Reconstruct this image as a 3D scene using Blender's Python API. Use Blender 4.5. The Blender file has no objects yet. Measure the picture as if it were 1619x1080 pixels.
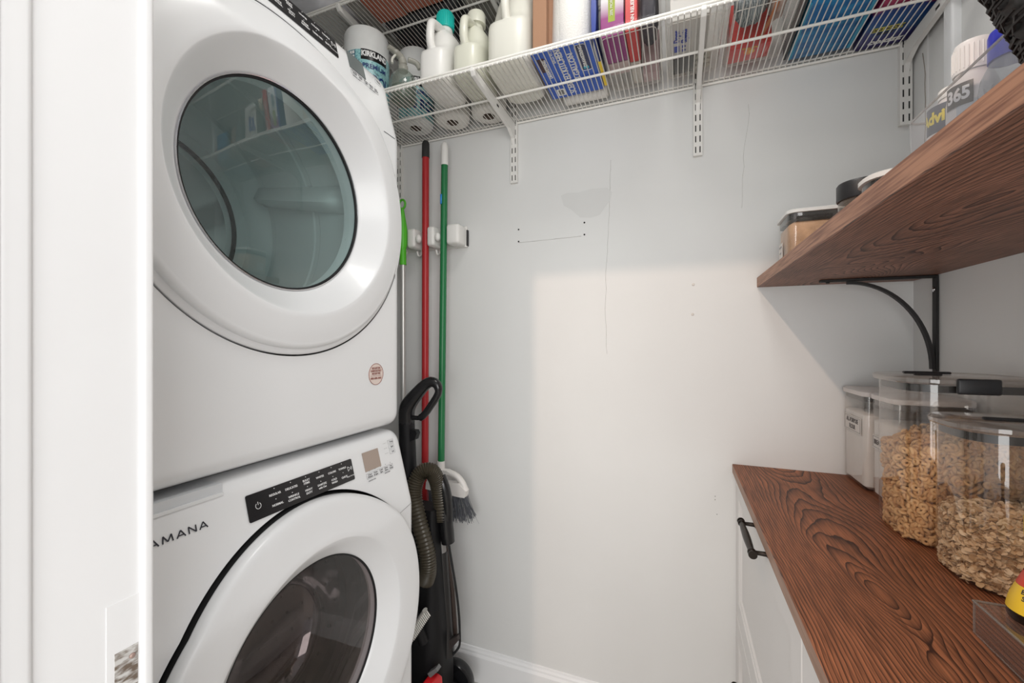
import bpy, bmesh, math, random
from mathutils import Vector, Matrix
random.seed(7)
PI = math.pi
SC = bpy.context.scene
COL = SC.collection

# ------------------------------------------------------------------ camera
F = 665.0
YAW = math.atan(262.5 / F)
EYE = Vector((0.0, 0.0, 1.24))
cam_d = bpy.data.cameras.new('camera')
cam_d.sensor_width = 36.0
cam_d.lens = F / 1619.0 * 36.0
cam_d.clip_start = 0.02
cam = bpy.data.objects.new('camera', cam_d)
cam.location = EYE
cam.rotation_euler = (PI / 2, 0, YAW)
COL.objects.link(cam)
SC.camera = cam

# ------------------------------------------------------------------ view / world / lights
SC.view_settings.view_transform = 'Standard'
SC.view_settings.look = 'None'
SC.view_settings.gamma = 1.0
SC.view_settings.use_curve_mapping = False
SC.view_settings.exposure = -0.08

w = bpy.data.worlds.new('world'); SC.world = w; w.use_nodes = True
w.node_tree.nodes['Background'].inputs[0].default_value = (0.97, 0.98, 1.0, 1)
w.node_tree.nodes['Background'].inputs[1].default_value = 0.9

def area(name, loc, target, sx, sy, power, color):
    d = bpy.data.lights.new(name, 'AREA'); d.shape = 'RECTANGLE'; d.size = sx; d.size_y = sy
    d.energy = power; d.color = color
    o = bpy.data.objects.new(name, d); COL.objects.link(o)
    o.location = loc
    o.rotation_euler = (Vector(target) - Vector(loc)).to_track_quat('-Z', 'Y').to_euler()
    return o
# daylight of the adjoining room reaching in through the doorway
area('daylight_from_room', (1.0, -1.2, 1.6), (-0.5, 0.8, 1.3), 1.0, 1.3, 24, (1.0, 0.99, 0.97))
area('low_front_fill', (-0.1, -1.9, 1.05), (-0.1, 1.3, 1.6), 1.4, 1.3, 32, (1.0, 0.99, 0.97))  # added frontal fill, set low to brighten the shelf undersides
# added overhead fill inside the closet, out of view, lifts the upper wall
area('closet_top_fill', (-0.12, 0.62, 2.585), (-0.12, 0.62, 0), 0.35, 0.35, 6.0, (1.0, 0.985, 0.95))
# warm ceiling lamp in the adjoining room, just outside the door
ld = bpy.data.lights.new('room_lamp', 'POINT'); ld.energy = 51; ld.color = (1.0, 0.72, 0.55); ld.shadow_soft_size = 0.016
lo = bpy.data.objects.new('room_lamp', ld); lo.location = (-0.503, -0.73, 2.45); COL.objects.link(lo)

# ------------------------------------------------------------------ projection helpers (a pixel of the photo -> a point on a known plane)
RV = Vector((math.cos(YAW), math.sin(YAW), 0)); FV = Vector((-math.sin(YAW), math.cos(YAW), 0))
def ray(u, v): return (u - 809.5) / F * RV + FV + Vector((0, 0, (540 - v) / F))
def onx(u, v, x): d = ray(u, v); return EYE + d * (x / d.x)
def ony(u, v, y): d = ray(u, v); return EYE + d * (y / d.y)

# ------------------------------------------------------------------ materials
def mat(name, col, rough=0.5, metal=0.0, spec=0.5, coat=0.0, bump=0.0, bscale=40.0, vary=0.0, vscale=6.0, emit=0.0, sheen=0.0, trans=0.0, sss=0.0):
    m = bpy.data.materials.new(name); m.use_nodes = True
    nt = m.node_tree; b = nt.nodes['Principled BSDF']
    b.inputs['Base Color'].default_value = (*col, 1)
    b.inputs['Roughness'].default_value = rough
    b.inputs['Metallic'].default_value = metal
    b.inputs['Specular IOR Level'].default_value = spec
    b.inputs['Coat Weight'].default_value = coat
    b.inputs['Coat Roughness'].default_value = 0.08
    if trans: b.inputs['Transmission Weight'].default_value = trans
    if bump or vary:
        tc = nt.nodes.new('ShaderNodeTexCoord')
    if vary:
        n = nt.nodes.new('ShaderNodeTexNoise'); n.inputs['Scale'].default_value = vscale; n.inputs['Detail'].default_value = 4
        nt.links.new(tc.outputs['Object'], n.inputs['Vector'])
        r = nt.nodes.new('ShaderNodeMapRange'); r.inputs[1].default_value = 0.3; r.inputs[2].default_value = 0.7
        r.inputs[3].default_value = 1 - vary; r.inputs[4].default_value = 1 + vary * 0.3
        nt.links.new(n.outputs[0], r.inputs[0])
        mx = nt.nodes.new('ShaderNodeVectorMath'); mx.operation = 'SCALE'; mx.inputs[0].default_value = col
        nt.links.new(r.outputs[0], mx.inputs['Scale']); nt.links.new(mx.outputs[0], b.inputs['Base Color'])
    if bump:
        n2 = nt.nodes.new('ShaderNodeTexNoise'); n2.inputs['Scale'].default_value = bscale; n2.inputs['Detail'].default_value = 3
        nt.links.new(tc.outputs['Object'], n2.inputs['Vector'])
        bp = nt.nodes.new('ShaderNodeBump'); bp.inputs['Strength'].default_value = bump; bp.inputs['Distance'].default_value = 0.004
        nt.links.new(n2.outputs[0], bp.inputs['Height']); nt.links.new(bp.outputs[0], b.inputs['Normal'])
    return m

def clear(name, tint=(0.95, 0.95, 0.95), ior=1.45, rough=0.02, haze=0.0, hazecol=(0.8, 0.8, 0.8)):
    """thin clear plastic or pane: tinted transparency with fresnel reflections"""
    m = bpy.data.materials.new(name); m.use_nodes = True; nt = m.node_tree
    for n in list(nt.nodes):
        if n.type != 'OUTPUT_MATERIAL': nt.nodes.remove(n)
    out = [n for n in nt.nodes if n.type == 'OUTPUT_MATERIAL'][0]
    t = nt.nodes.new('ShaderNodeBsdfTransparent'); t.inputs[0].default_value = (*tint, 1)
    g = nt.nodes.new('ShaderNodeBsdfGlossy'); g.inputs['Roughness'].default_value = rough; g.inputs['Color'].default_value = (1, 1, 1, 1)
    lw = nt.nodes.new('ShaderNodeLayerWeight'); lw.inputs['Blend'].default_value = 0.5
    pw = nt.nodes.new('ShaderNodeMath'); pw.operation = 'POWER'; pw.inputs[1].default_value = 4.5
    nt.links.new(lw.outputs['Facing'], pw.inputs[0])
    r0 = ((ior - 1) / (ior + 1)) ** 2 * 1.7
    ma = nt.nodes.new('ShaderNodeMath'); ma.operation = 'MULTIPLY_ADD'; ma.inputs[1].default_value = .85 - r0; ma.inputs[2].default_value = r0
    nt.links.new(pw.outputs[0], ma.inputs[0])
    mx = nt.nodes.new('ShaderNodeMixShader')
    nt.links.new(ma.outputs[0], mx.inputs[0]); nt.links.new(t.outputs[0], mx.inputs[1]); nt.links.new(g.outputs[0], mx.inputs[2])
    last = mx
    if haze:
        d = nt.nodes.new('ShaderNodeBsdfDiffuse'); d.inputs[0].default_value = (*hazecol, 1)
        m2 = nt.nodes.new('ShaderNodeMixShader'); m2.inputs[0].default_value = haze
        nt.links.new(mx.outputs[0], m2.inputs[1]); nt.links.new(d.outputs[0], m2.inputs[2]); last = m2
    nt.links.new(last.outputs[0], out.inputs[0])
    return m

def wood(name, xc, x0scale=1.0, seed=0.0, light=(0.37, 0.135, 0.060), dark=(0.050, 0.015, 0.007), wide=560.0, knots=(), namp=24.0):
    """stained oak: cathedral growth rings along Y with dark late wood lines and fine pores"""
    m = bpy.data.materials.new(name); m.use_nodes = True; nt = m.node_tree; L = nt.links
    b = nt.nodes['Principled BSDF']
    b.inputs['Roughness'].default_value = 0.5; b.inputs['Specular IOR Level'].default_value = 0.35
    tc = nt.nodes.new('ShaderNodeTexCoord')
    def N(t, **k):
        n = nt.nodes.new(t)
        for a, v in k.items(): setattr(n, a, v)
        return n
    def M(op, a, bb=None, c=None):
        n = N('ShaderNodeMath', operation=op)
        for i, v in enumerate((a, bb, c)):
            if v is None: continue
            if isinstance(v, (int, float)): n.inputs[i].default_value = v
            else: L.new(v, n.inputs[i])
        return n.outputs[0]
    sep = N('ShaderNodeSeparateXYZ'); L.new(tc.outputs['Object'], sep.inputs[0])
    mp = N('ShaderNodeMapping'); mp.inputs['Scale'].default_value = (4.6, 1.9, 9.0); mp.inputs['Location'].default_value = (seed, seed * 1.7, seed * .3)
    L.new(tc.outputs['Object'], mp.inputs[0])
    n1 = N('ShaderNodeTexNoise'); n1.inputs['Scale'].default_value = 1.0; n1.inputs['Detail'].default_value = 1.2; n1.inputs['Roughness'].default_value = .35
    L.new(mp.outputs[0], n1.inputs['Vector'])
    mp2 = N('ShaderNodeMapping'); mp2.inputs['Scale'].default_value = (50, 14, 30); L.new(tc.outputs['Object'], mp2.inputs[0])
    n2 = N('ShaderNodeTexNoise'); n2.inputs['Scale'].default_value = 1.0; n2.inputs['Detail'].default_value = 2; L.new(mp2.outputs[0], n2.inputs['Vector'])
    dx = M('SUBTRACT', sep.outputs[0], xc)
    par = M('MULTIPLY', M('MULTIPLY', dx, dx), wide)
    val = M('ADD', M('ADD', M('MULTIPLY', n1.outputs[0], namp), par), M('MULTIPLY', n2.outputs[0], 0.75))
    for (kx, ky, sx, sy, amp, tilt) in knots:
        ax = M('SUBTRACT', sep.outputs[0], kx); ay = M('SUBTRACT', sep.outputs[1], ky)
        u_ = M('ADD', ax, M('MULTIPLY', ay, tilt))
        d2 = M('ADD', M('MULTIPLY', M('MULTIPLY', u_, u_), 1 / sx ** 2), M('MULTIPLY', M('MULTIPLY', ay, ay), 1 / sy ** 2))
        val = M('ADD', val, M('MULTIPLY', M('EXPONENT', M('MULTIPLY', d2, -1.0)), amp))
    fr = M('FRACT', val)
    r = N('ShaderNodeValToRGB'); L.new(fr, r.inputs[0])
    e = r.color_ramp.elements
    mid = tuple(l * .72 + d * .28 for l, d in zip(light, dark))
    e[0].position = 0.0; e[0].color = (*light, 1)
    e[1].position = 1.0; e[1].color = (*light, 1)
    for p, c in ((0.50, mid), (0.78, tuple(l * .40 + d * .60 for l, d in zip(light, dark))), (0.90, dark), (0.96, dark)):
        q = e.new(p); q.color = (*c, 1)
    # pores
    mp3 = N('ShaderNodeMapping'); mp3.inputs['Scale'].default_value = (420, 14, 420); L.new(tc.outputs['Object'], mp3.inputs[0])
    n3 = N('ShaderNodeTexNoise'); n3.inputs['Scale'].default_value = 1.0; n3.inputs['Detail'].default_value = 2; L.new(mp3.outputs[0], n3.inputs['Vector'])
    pr = N('ShaderNodeMapRange'); L.new(n3.outputs[0], pr.inputs[0]); pr.inputs[1].default_value = .42; pr.inputs[2].default_value = .62; pr.inputs[3].default_value = 1.12; pr.inputs[4].default_value = .62
    n4 = N('ShaderNodeTexNoise'); n4.inputs['Scale'].default_value = 5.0; n4.inputs['Detail'].default_value = 2; L.new(tc.outputs['Object'], n4.inputs['Vector'])
    pr2 = N('ShaderNodeMapRange'); L.new(n4.outputs[0], pr2.inputs[0]); pr2.inputs[1].default_value = .3; pr2.inputs[2].default_value = .7; pr2.inputs[3].default_value = .72; pr2.inputs[4].default_value = 1.15
    k = M('MULTIPLY', pr.outputs[0], pr2.outputs[0])
    sc = N('ShaderNodeVectorMath', operation='SCALE'); L.new(r.outputs[0], sc.inputs[0]); L.new(k, sc.inputs['Scale'])
    L.new(sc.outputs[0], b.inputs['Base Color'])
    bp = N('ShaderNodeBump'); bp.inputs['Strength'].default_value = .25; bp.inputs['Distance'].default_value = .001
    L.new(n3.outputs[0], bp.inputs['Height']); L.new(bp.outputs[0], b.inputs['Normal'])
    return m

def wall_mat(name, col, stain=True):
    """old painted plaster: faint patches, soft unevenness, fine cracks"""
    m = bpy.data.materials.new(name); m.use_nodes = True; nt = m.node_tree; L = nt.links
    b = nt.nodes['Principled BSDF']; b.inputs['Roughness'].default_value = .62; b.inputs['Specular IOR Level'].default_value = .25
    tc = nt.nodes.new('ShaderNodeTexCoord')
    n = nt.nodes.new('ShaderNodeTexNoise'); n.inputs['Scale'].default_value = 2.2; n.inputs['Detail'].default_value = 5
    L.new(tc.outputs['Object'], n.inputs['Vector'])
    r = nt.nodes.new('ShaderNodeMapRange'); r.inputs[1].default_value = .35; r.inputs[2].default_value = .7; r.inputs[3].default_value = .975; r.inputs[4].default_value = 1.01
    L.new(n.outputs[0], r.inputs[0])
    sc = nt.nodes.new('ShaderNodeVectorMath'); sc.operation = 'SCALE'; sc.inputs[0].default_value = col
    L.new(r.outputs[0], sc.inputs['Scale']); L.new(sc.outputs[0], b.inputs['Base Color'])
    n2 = nt.nodes.new('ShaderNodeTexNoise'); n2.inputs['Scale'].default_value = 11; n2.inputs['Detail'].default_value = 6
    L.new(tc.outputs['Object'], n2.inputs['Vector'])
    bp = nt.nodes.new('ShaderNodeBump'); bp.inputs['Strength'].default_value = .12; bp.inputs['Distance'].default_value = .01
    L.new(n2.outputs[0], bp.inputs['Height']); L.new(bp.outputs[0], b.inputs['Normal'])
    return m

M_wall = wall_mat('plaster_paint', (0.74, 0.745, 0.735))
M_wallR = wall_mat('plaster_paint_side', (0.74, 0.74, 0.73))
M_ceil = mat('ceiling_paint', (0.8, 0.8, 0.8), .8)
M_trim = mat('trim_gloss_paint', (0.86, 0.865, 0.87), .3, bump=.15, bscale=18)
M_floor = mat('floor_tile', (0.42, 0.39, 0.35), .5, vary=.2)
M_app = mat('appliance_enamel', (0.83, 0.84, 0.85), .22, coat=.3)
M_app2 = mat('appliance_plastic', (0.82, 0.83, 0.84), .32, coat=.15)
M_black = mat('black_gloss', (0.012, 0.012, 0.014), .18)
M_rub = mat('black_rubber', (0.008, 0.008, 0.009), .7)
M_dark = mat('dark_plastic', (0.02, 0.02, 0.022), .42)
M_ink = mat('ink_dark', (0.03, 0.03, 0.04), .6)
M_inkg = mat('ink_grey', (0.35, 0.35, 0.37), .6)
M_white = mat('white_print', (0.85, 0.85, 0.85), .5)
M_lcd = mat('lcd_grey', (0.16, 0.18, 0.18), .15)
M_lcdw = mat('lcd_warm', (0.40, 0.32, 0.27), .35)
M_chrome = mat('chrome', (0.75, 0.75, 0.77), .15, metal=1)
M_steel = mat('stainless_drum', (0.60, 0.58, 0.58), .16, metal=1)
M_drum = mat('drum_enamel', (0.86, 0.88, 0.88), .35)
M_wire = mat('shelf_vinyl_coat', (0.88, 0.865, 0.82), .38)
M_bracket = mat('bracket_white', (0.80, 0.79, 0.76), .4)
M_slot = mat('slot_shadow', (0.02, 0.02, 0.02), .8)
M_cab = mat('cabinet_paint', (0.80, 0.79, 0.78), .35)
M_bronze = mat('oil_rubbed_bronze', (0.022, 0.016, 0.012), .38, metal=.6)
M_iron = mat('black_iron', (0.012, 0.011, 0.011), .55)
KN = [(.118, .465, .030, .085, -5.5, .12), (.118, .315, .020, .045, -4.0, .0), (.080, .62, .03, .10, -3.0, .1)]
M_counter = wood('oak_counter', 0.130, seed=3.1, wide=950.0, namp=22.0, knots=KN)
def wood_edge(name, light, dark):
    m = bpy.data.materials.new(name); m.use_nodes = True; nt = m.node_tree; L = nt.links; b = nt.nodes['Principled BSDF']
    b.inputs['Roughness'].default_value = .5
    tc = nt.nodes.new('ShaderNodeTexCoord'); mp = nt.nodes.new('ShaderNodeMapping'); mp.inputs['Scale'].default_value = (60, 9, 330); L.new(tc.outputs['Object'], mp.inputs[0])
    n = nt.nodes.new('ShaderNodeTexNoise'); n.inputs['Scale'].default_value = 1; n.inputs['Detail'].default_value = 3; L.new(mp.outputs[0], n.inputs['Vector'])
    r = nt.nodes.new('ShaderNodeValToRGB'); L.new(n.outputs[0], r.inputs[0]); e = r.color_ramp.elements
    e[0].position = .36; e[0].color = (*dark, 1); e[1].position = .6; e[1].color = (*light, 1)
    L.new(r.outputs[0], b.inputs['Base Color']); return m
M_cedge = wood_edge('counter_edge', (.40, .24, .165), (.30, .165, .105))
M_sedge = wood_edge('shelf_edge', (.42, .215, .13), (.20, .085, .05))
def edge_faces(o):
    for p in o.data.polygons:
        if abs(p.normal.z) < .5: p.material_index = 1
M_shelfw = wood('oak_shelf', 0.15, wide=800.0, knots=[(.10, .62, .03, .14, -4.5, .2), (.16, 1.05, .03, .12, -3.5, .3)], namp=26.0, seed=8.4, light=(0.36, 0.17, 0.11), dark=(0.085, 0.038, 0.026))
G_dry = clear('dryer_glass', (0.62, 0.73, 0.72), 1.55, .015, .03, (.35, .48, .48))
G_wash = clear('washer_glass', (0.56, 0.51, 0.51), 1.5, .02)
G_bin = clear('clear_bin', (0.93, 0.92, 0.90), 1.45, .05, .08, (.8, .78, .74))
G_can = clear('canister_plastic', (0.97, 0.955, 0.94), 1.47, .03, .015)
G_grey = clear('smoky_clear', (0.93, 0.92, 0.90), 1.22, .06, .01, (.5, .48, .45))
G_lid = clear('lid_clear', (0.86, 0.83, 0.80), 1.5, .04, .12, (.75, .7, .66))
M_white_pl = mat('white_plastic', (0.84, 0.83, 0.80), .35)
M_milky = mat('milky_plastic', (0.74, 0.73, 0.66), .3, sss=.1)
M_milky2 = mat('translucent_jug', (0.70, 0.70, 0.60), .28)
M_teal = mat('teal_cap', (0.01, 0.52, 0.46), .4)
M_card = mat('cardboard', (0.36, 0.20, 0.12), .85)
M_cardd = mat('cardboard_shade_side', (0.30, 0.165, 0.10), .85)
M_paper = mat('paper_towel', (0.82, 0.80, 0.76), .8, bump=.4, bscale=260)
M_blue = mat('carton_blue', (0.03, 0.11, 0.52), .5)
M_navy = mat('navy_film', (0.012, 0.018, 0.075), .35)
M_yel = mat('yellow_print', (0.85, 0.60, 0.03), .5)
M_red = mat('red_print', (0.62, 0.035, 0.04), .45)

# ------------------------------------------------------------------ mesh helpers
class MB:
    """collects shapes in world coordinates and links them as one mesh object"""
    def __init__(s): s.bm = bmesh.new(); s.mi = 0
    def box(s, x0, x1, y0, y1, z0, z1, mi=None):
        vs = [s.bm.verts.new((x, y, z)) for x in (x0, x1) for y in (y0, y1) for z in (z0, z1)]
        fs = []
        for q in ((0, 1, 3, 2), (4, 6, 7, 5), (0, 4, 5, 1), (2, 3, 7, 6), (0, 2, 6, 4), (1, 5, 7, 3)):
            f = s.bm.faces.new([vs[i] for i in q]); f.material_index = s.mi if mi is None else mi; fs.append(f)
        return vs
    def loops(s, loops, close=True, cap0=True, cap1=True, mi=None, smooth=True):
        """loft a list of equal length closed point loops"""
        mi = s.mi if mi is None else mi
        L = [[s.bm.verts.new(p) for p in lp] for lp in loops]
        n = len(L[0])
        for a, b in zip(L[:-1], L[1:]):
            for i in range(n if close else n - 1):
                j = (i + 1) % n
                try: f = s.bm.faces.new((a[i], a[j], b[j], b[i]))
                except ValueError: continue
                f.material_index = mi; f.smooth = smooth
        if cap0:
            f = s.bm.faces.new(L[0][::-1]); f.material_index = mi
        if cap1:
            f = s.bm.faces.new(L[-1]); f.material_index = mi
        return L
    def lathe(s, prof, c, axis='z', seg=32, cap0=True, cap1=True, mi=None, smooth=True, sy=1.0):
        """prof: (radius, height along axis)"""
        loops = []
        for r, h in prof:
            lp = []
            for i in range(seg):
                a = 2 * PI * i / seg; p, q = r * math.cos(a), r * math.sin(a) * sy
                lp.append((c[0] + p, c[1] + q, c[2] + h) if axis == 'z' else (c[0] + h, c[1] + p, c[2] + q) if axis == 'x' else (c[0] + q, c[1] + h, c[2] + p))
            loops.append(lp)
        return s.loops(loops, True, cap0, cap1, mi, smooth)
    def tube(s, pts, r, seg=10, caps=True, mi=None, closed=False, flat=None):
        pts = [Vector(p) for p in pts]; n = len(pts); loops = []
        up = None
        for i, p in enumerate(pts):
            if closed: t = (pts[(i + 1) % n] - pts[i - 1])
            else: t = pts[min(i + 1, n - 1)] - pts[max(i - 1, 0)]
            t.normalize()
            if up is None: up = Vector((0, 0, 1)) if abs(t.z) < .9 else Vector((0, 1, 0))
            a = t.cross(up)
            if a.length < 1e-5: a = t.orthogonal()
            a.normalize(); b = a.cross(t).normalized(); up = b
            rr = r[i] if isinstance(r, (list, tuple)) else r
            loops.append([p + a * (rr * math.cos(2 * PI * k / seg)) + b * ((flat if flat else 1) * rr * math.sin(2 * PI * k / seg)) for k in range(seg)])
        if closed: loops.append(loops[0])
        s.loops(loops, True, caps and not closed, caps and not closed, mi)
        if closed: bmesh.ops.remove_doubles(s.bm, verts=s.bm.verts, dist=1e-6)
    def rprism(s, x0, x1, y0, y1, prof, r=.01, seg=5, cap0=True, cap1=True, mi=None):
        """rounded rectangle footprint lofted through prof: (z, inset)"""
        loops = []
        for z, ins in prof:
            a0, a1, b0, b1 = x0 + ins, x1 - ins, y0 + ins, y1 - ins; rr = max(r - ins, .0008); lp = []
            for cx, cy, st in ((a1 - rr, b1 - rr, 0), (a0 + rr, b1 - rr, 1), (a0 + rr, b0 + rr, 2), (a1 - rr, b0 + rr, 3)):
                for k in range(seg + 1):
                    t = (st + k / seg) * PI / 2; lp.append((cx + rr * math.cos(t), cy + rr * math.sin(t), z))
            loops.append(lp)
        return s.loops(loops, True, cap0, cap1, mi)
    def poly(s, outline, axis, a0, a1, mi=None):
        """extrude a 2D outline along an axis: axis y -> outline is (x,z)"""
        def P(p, a): return (p[0], a, p[1]) if axis == 'y' else (a, p[0], p[1]) if axis == 'x' else (p[0], p[1], a)
        A = [s.bm.verts.new(P(p, a0)) for p in outline]; B = [s.bm.verts.new(P(p, a1)) for p in outline]
        n = len(A)
        for i in range(n):
            f = s.bm.faces.new((A[i], A[(i + 1) % n], B[(i + 1) % n], B[i])); f.material_index = s.mi if mi is None else mi
        for lp in (A[::-1], B):
            f = s.bm.faces.new(lp); f.material_index = s.mi if mi is None else mi
    def bevel(s, w, seg=2):
        bmesh.ops.bevel(s.bm, geom=[e for e in s.bm.edges], offset=w, segments=seg, affect='EDGES', profile=.5, clamp_overlap=True)
    def merge(s, d=1e-5): bmesh.ops.remove_doubles(s.bm, verts=s.bm.verts, dist=d)
    def build(s, name, m, root=None, base=None, smooth=False, recalc=True):
        if recalc: bmesh.ops.recalc_face_normals(s.bm, faces=s.bm.faces)
        me = bpy.data.meshes.new(name); s.bm.to_mesh(me); s.bm.free()
        for q in (m if isinstance(m, (list, tuple)) else [m]): me.materials.append(q)
        return link(name, me, root, base, smooth)

def root_base(o):
    v = Vector(o.location)
    while o.parent: o = o.parent; v += Vector(o.location)
    return v
def link(name, me, root=None, base=None, smooth=False):
    b = Vector(base) if base is not None else Vector((0, 0, 0))
    if root is not None: b = root_base(root)
    if b.length: me.transform(Matrix.Translation(-b))
    if smooth:
        for p in me.polygons: p.use_smooth = True
    o = bpy.data.objects.new(name, me); COL.objects.link(o)
    if root is not None: o.parent = root
    else: o.location = b
    return o
def auto(o, ang=35):
    """smooth shading with sharp creases kept"""
    me = o.data
    for p in me.polygons: p.use_smooth = True
    bm = bmesh.new(); bm.from_mesh(me)
    for e in bm.edges:
        if len(e.link_faces) == 2 and e.calc_face_angle(0) > math.radians(ang): e.smooth = False
    bm.to_mesh(me); bm.free(); return o
def tag(o, label=None, cat=None, group=None, kind=None):
    if label: o['label'] = label
    if cat: o['category'] = cat
    if group: o['group'] = group
    if kind: o['kind'] = kind
    return o
def thing(name, loc, label, cat, group=None):
    o = bpy.data.objects.new(name, None); o.empty_display_size = .05; COL.objects.link(o); o.location = loc
    return tag(o, label, cat, group)
def struct(o): o['kind'] = 'structure'; return o
def dup(o, loc, label=None, parent=None):
    c = o.copy(); COL.objects.link(c); c.location = loc
    if label: c['label'] = label
    for ch in list(o.children):
        d = ch.copy(); COL.objects.link(d); d.parent = c
        for g in list(ch.children):
            e = g.copy(); COL.objects.link(e); e.parent = d
    return c

def text_mesh(s, size, align='CENTER', extrude=.0002, bold=0.0, shear=0.0, space=1.0):
    cu = bpy.data.curves.new('lettering', 'FONT'); cu.body = s; cu.size = size; cu.align_x = align; cu.align_y = 'CENTER'
    cu.extrude = extrude; cu.offset = bold; cu.shear = shear; cu.space_character = space; cu.resolution_u = 3
    o = bpy.data.objects.new('lettering', cu); COL.objects.link(o)
    bpy.context.view_layer.update()
    me = bpy.data.meshes.new_from_object(o.evaluated_get(bpy.context.evaluated_depsgraph_get()))
    bpy.data.objects.remove(o); bpy.data.curves.remove(cu)
    return me
def texts(name, items, m, root):
    """items: (string, size, origin, xdir, ydir, opts); all lettering of one label in one mesh"""
    bm = bmesh.new()
    for it in items:
        s, size, org, xd, yd = it[:5]; op = it[5] if len(it) > 5 else {}
        op = dict(op); wfix = op.pop('sx', 1.0); fit = op.pop('fit', None)
        me = text_mesh(s, size, **op)
        if fit: xs = [v.co.x for v in me.vertices]; wfix = fit / (max(xs) - min(xs))
        xd = Vector(xd).normalized(); yd = Vector(yd).normalized(); zd = xd.cross(yd)
        mt = Matrix((( *xd * wfix, 0), (*yd, 0), (*zd, 0), (0, 0, 0, 1))).transposed()
        mt = Matrix.Translation(Vector(org)) @ mt
        me.transform(mt); bm.from_mesh(me); bpy.data.meshes.remove(me)
    me = bpy.data.meshes.new(name); bm.to_mesh(me); bm.free(); me.materials.append(m)
    return link(name, me, root)
def quad(mb, org, xd, yd, w, h, t=.0006, mi=None):
    """thin rectangular plate centred on org"""
    org = Vector(org); xd = Vector(xd).normalized(); yd = Vector(yd).normalized(); n = xd.cross(yd)
    lo = [org + xd * a * w / 2 + yd * b * h / 2 for a, b in ((-1, -1), (1, -1), (1, 1), (-1, 1))]
    mb.loops([lo, [p + n * t for p in lo]], mi=mi, smooth=False)
def smoothpts(pts, sub=6):
    """Catmull-Rom through points"""
    P = [Vector(p) for p in pts]; out = []
    for i in range(len(P) - 1):
        a, b, c, d = P[max(i - 1, 0)], P[i], P[i + 1], P[min(i + 2, len(P) - 1)]
        for k in range(sub):
            t = k / sub
            out.append(.5 * ((2 * b) + (c - a) * t + (2 * a - 5 * b + 4 * c - d) * t * t + (3 * b - a - 3 * c + d) * t ** 3))
    out.append(P[-1]); return out

# ================================================================== THE ROOM
XL, XR, YB, YF, ZC = -1.56, 0.565, 1.39, 0.165, 2.62
def wallbox(name, m, *a):
    b = MB(); b.box(*a); return struct(b.build(name, m))
wallbox('floor', M_floor, -2.6, 1.6, -2.4, YB + .1, -.1, 0)
wallbox('ceiling', M_ceil, XL - .1, XR + .1, YF, YB + .1, ZC, ZC + .1)
wallbox('wall_left', M_wall, XL - .1, XL, YF, YB + .1, 0, ZC)
wallbox('wall_right', M_wallR, XR, XR + .1, -.05, YB + .1, 0, ZC)

# back wall with screw holes, a filler patch and hairline cracks
b = MB(); b.box(XL, XR, YB, YB + .1, 0, ZC); wb = struct(b.build('wall_back', M_wall))
b = MB()
for x, z in ((-.5235, 1.6353), (-.5235, 1.5929), (-.2897, 1.6356), (-.2897, 1.5956), (.103, .778), (.103, .768), (.108, .725)):
    b.lathe([(.0030 if z > 1 else .0011, 0), (.0030 if z > 1 else .0011, -.0008)], (x, YB, z), 'y', 10)
b.build('screw_hole', M_slot, wb)
b = MB()
for x, z in ((.0429, 1.4129), (.0411, 1.3226)):
    b.lathe([(.0042, 0), (.0042, -.001), (.0025, -.0012)], (x, YB, z), 'y', 12)
b.build('filled_hole', mat('filler_ring', (.66, .62, .58), .7), wb)
b = MB()
pts = [(-.37, 1.735), (-.35, 1.742), (-.31, 1.738), (-.27, 1.745), (-.215, 1.742), (-.2, 1.725), (-.205, 1.70), (-.225, 1.675), (-.24, 1.655), (-.27, 1.65), (-.305, 1.655), (-.335, 1.685), (-.36, 1.70)]
b.poly(pts, 'y', YB, YB - .0006)
b.build('filler_patch', mat('filler_paint', (.675, .68, .67), .75), wb)
def crack(wx, m, seq, wd=.0009):
    b = MB()
    for p, q in zip(seq[:-1], seq[1:]):
        b.tube([(p[0], YB - .0002, p[1]), (q[0], YB - .0002, q[1])], wd, 4)
    return b
ck = []
z = 1.83
xs = -.203
seq = []
while z > 1.18:
    seq.append((xs, z)); z -= .03; xs += random.uniform(-.003, .003)
crack(0, 0, seq, .0005).build('hairline_crack', mat('crack_line', (.56, .555, .54), .9), wb)
seq = []; z = 1.93; xs = .19
while z > 1.60: seq.append((xs, z)); z -= .03; xs += random.uniform(-.006, .004)
crack(0, 0, seq, .0004).build('hairline_crack', bpy.data.materials['crack_line'], wb)
crack(0, 0, [(-.5235, 1.589), (-.48, 1.589), (-.40, 1.590), (-.30, 1.5915)], .0007).build('scuff_line', bpy.data.materials['crack_line'], wb)

# front partition with the doorway the camera looks through
b = MB(); b.box(XL, -.5, .165, .262, 0, ZC); b.box(.42, XR, .165, .262, 0, ZC); b.box(-.5, .42, .165, .262, 2.035, ZC)
struct(b.build('wall_front', M_wall))
# left jamb: flat board, bead at the closet side, stop and casing at the room side
b = MB()
b.box(-.52, -.4975, .1775, .2525, 0, 2.035)
o = struct(b.build('trim_1', M_trim))
b = MB(); b.rprism(-.53, -.4925, .2525, .2635, [(0, 0), (2.035, 0)], r=.004); struct(auto(b.build('trim_2', M_trim)))
b = MB(); b.rprism(-.53, -.4935, .158, .1775, [(0, 0), (2.035, 0)], r=.004)
b.rprism(-.60, -.488, .130, .1585, [(0, 0), (2.08, 0)], r=.008); struct(auto(b.build('trim_3', M_trim)))
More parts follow.
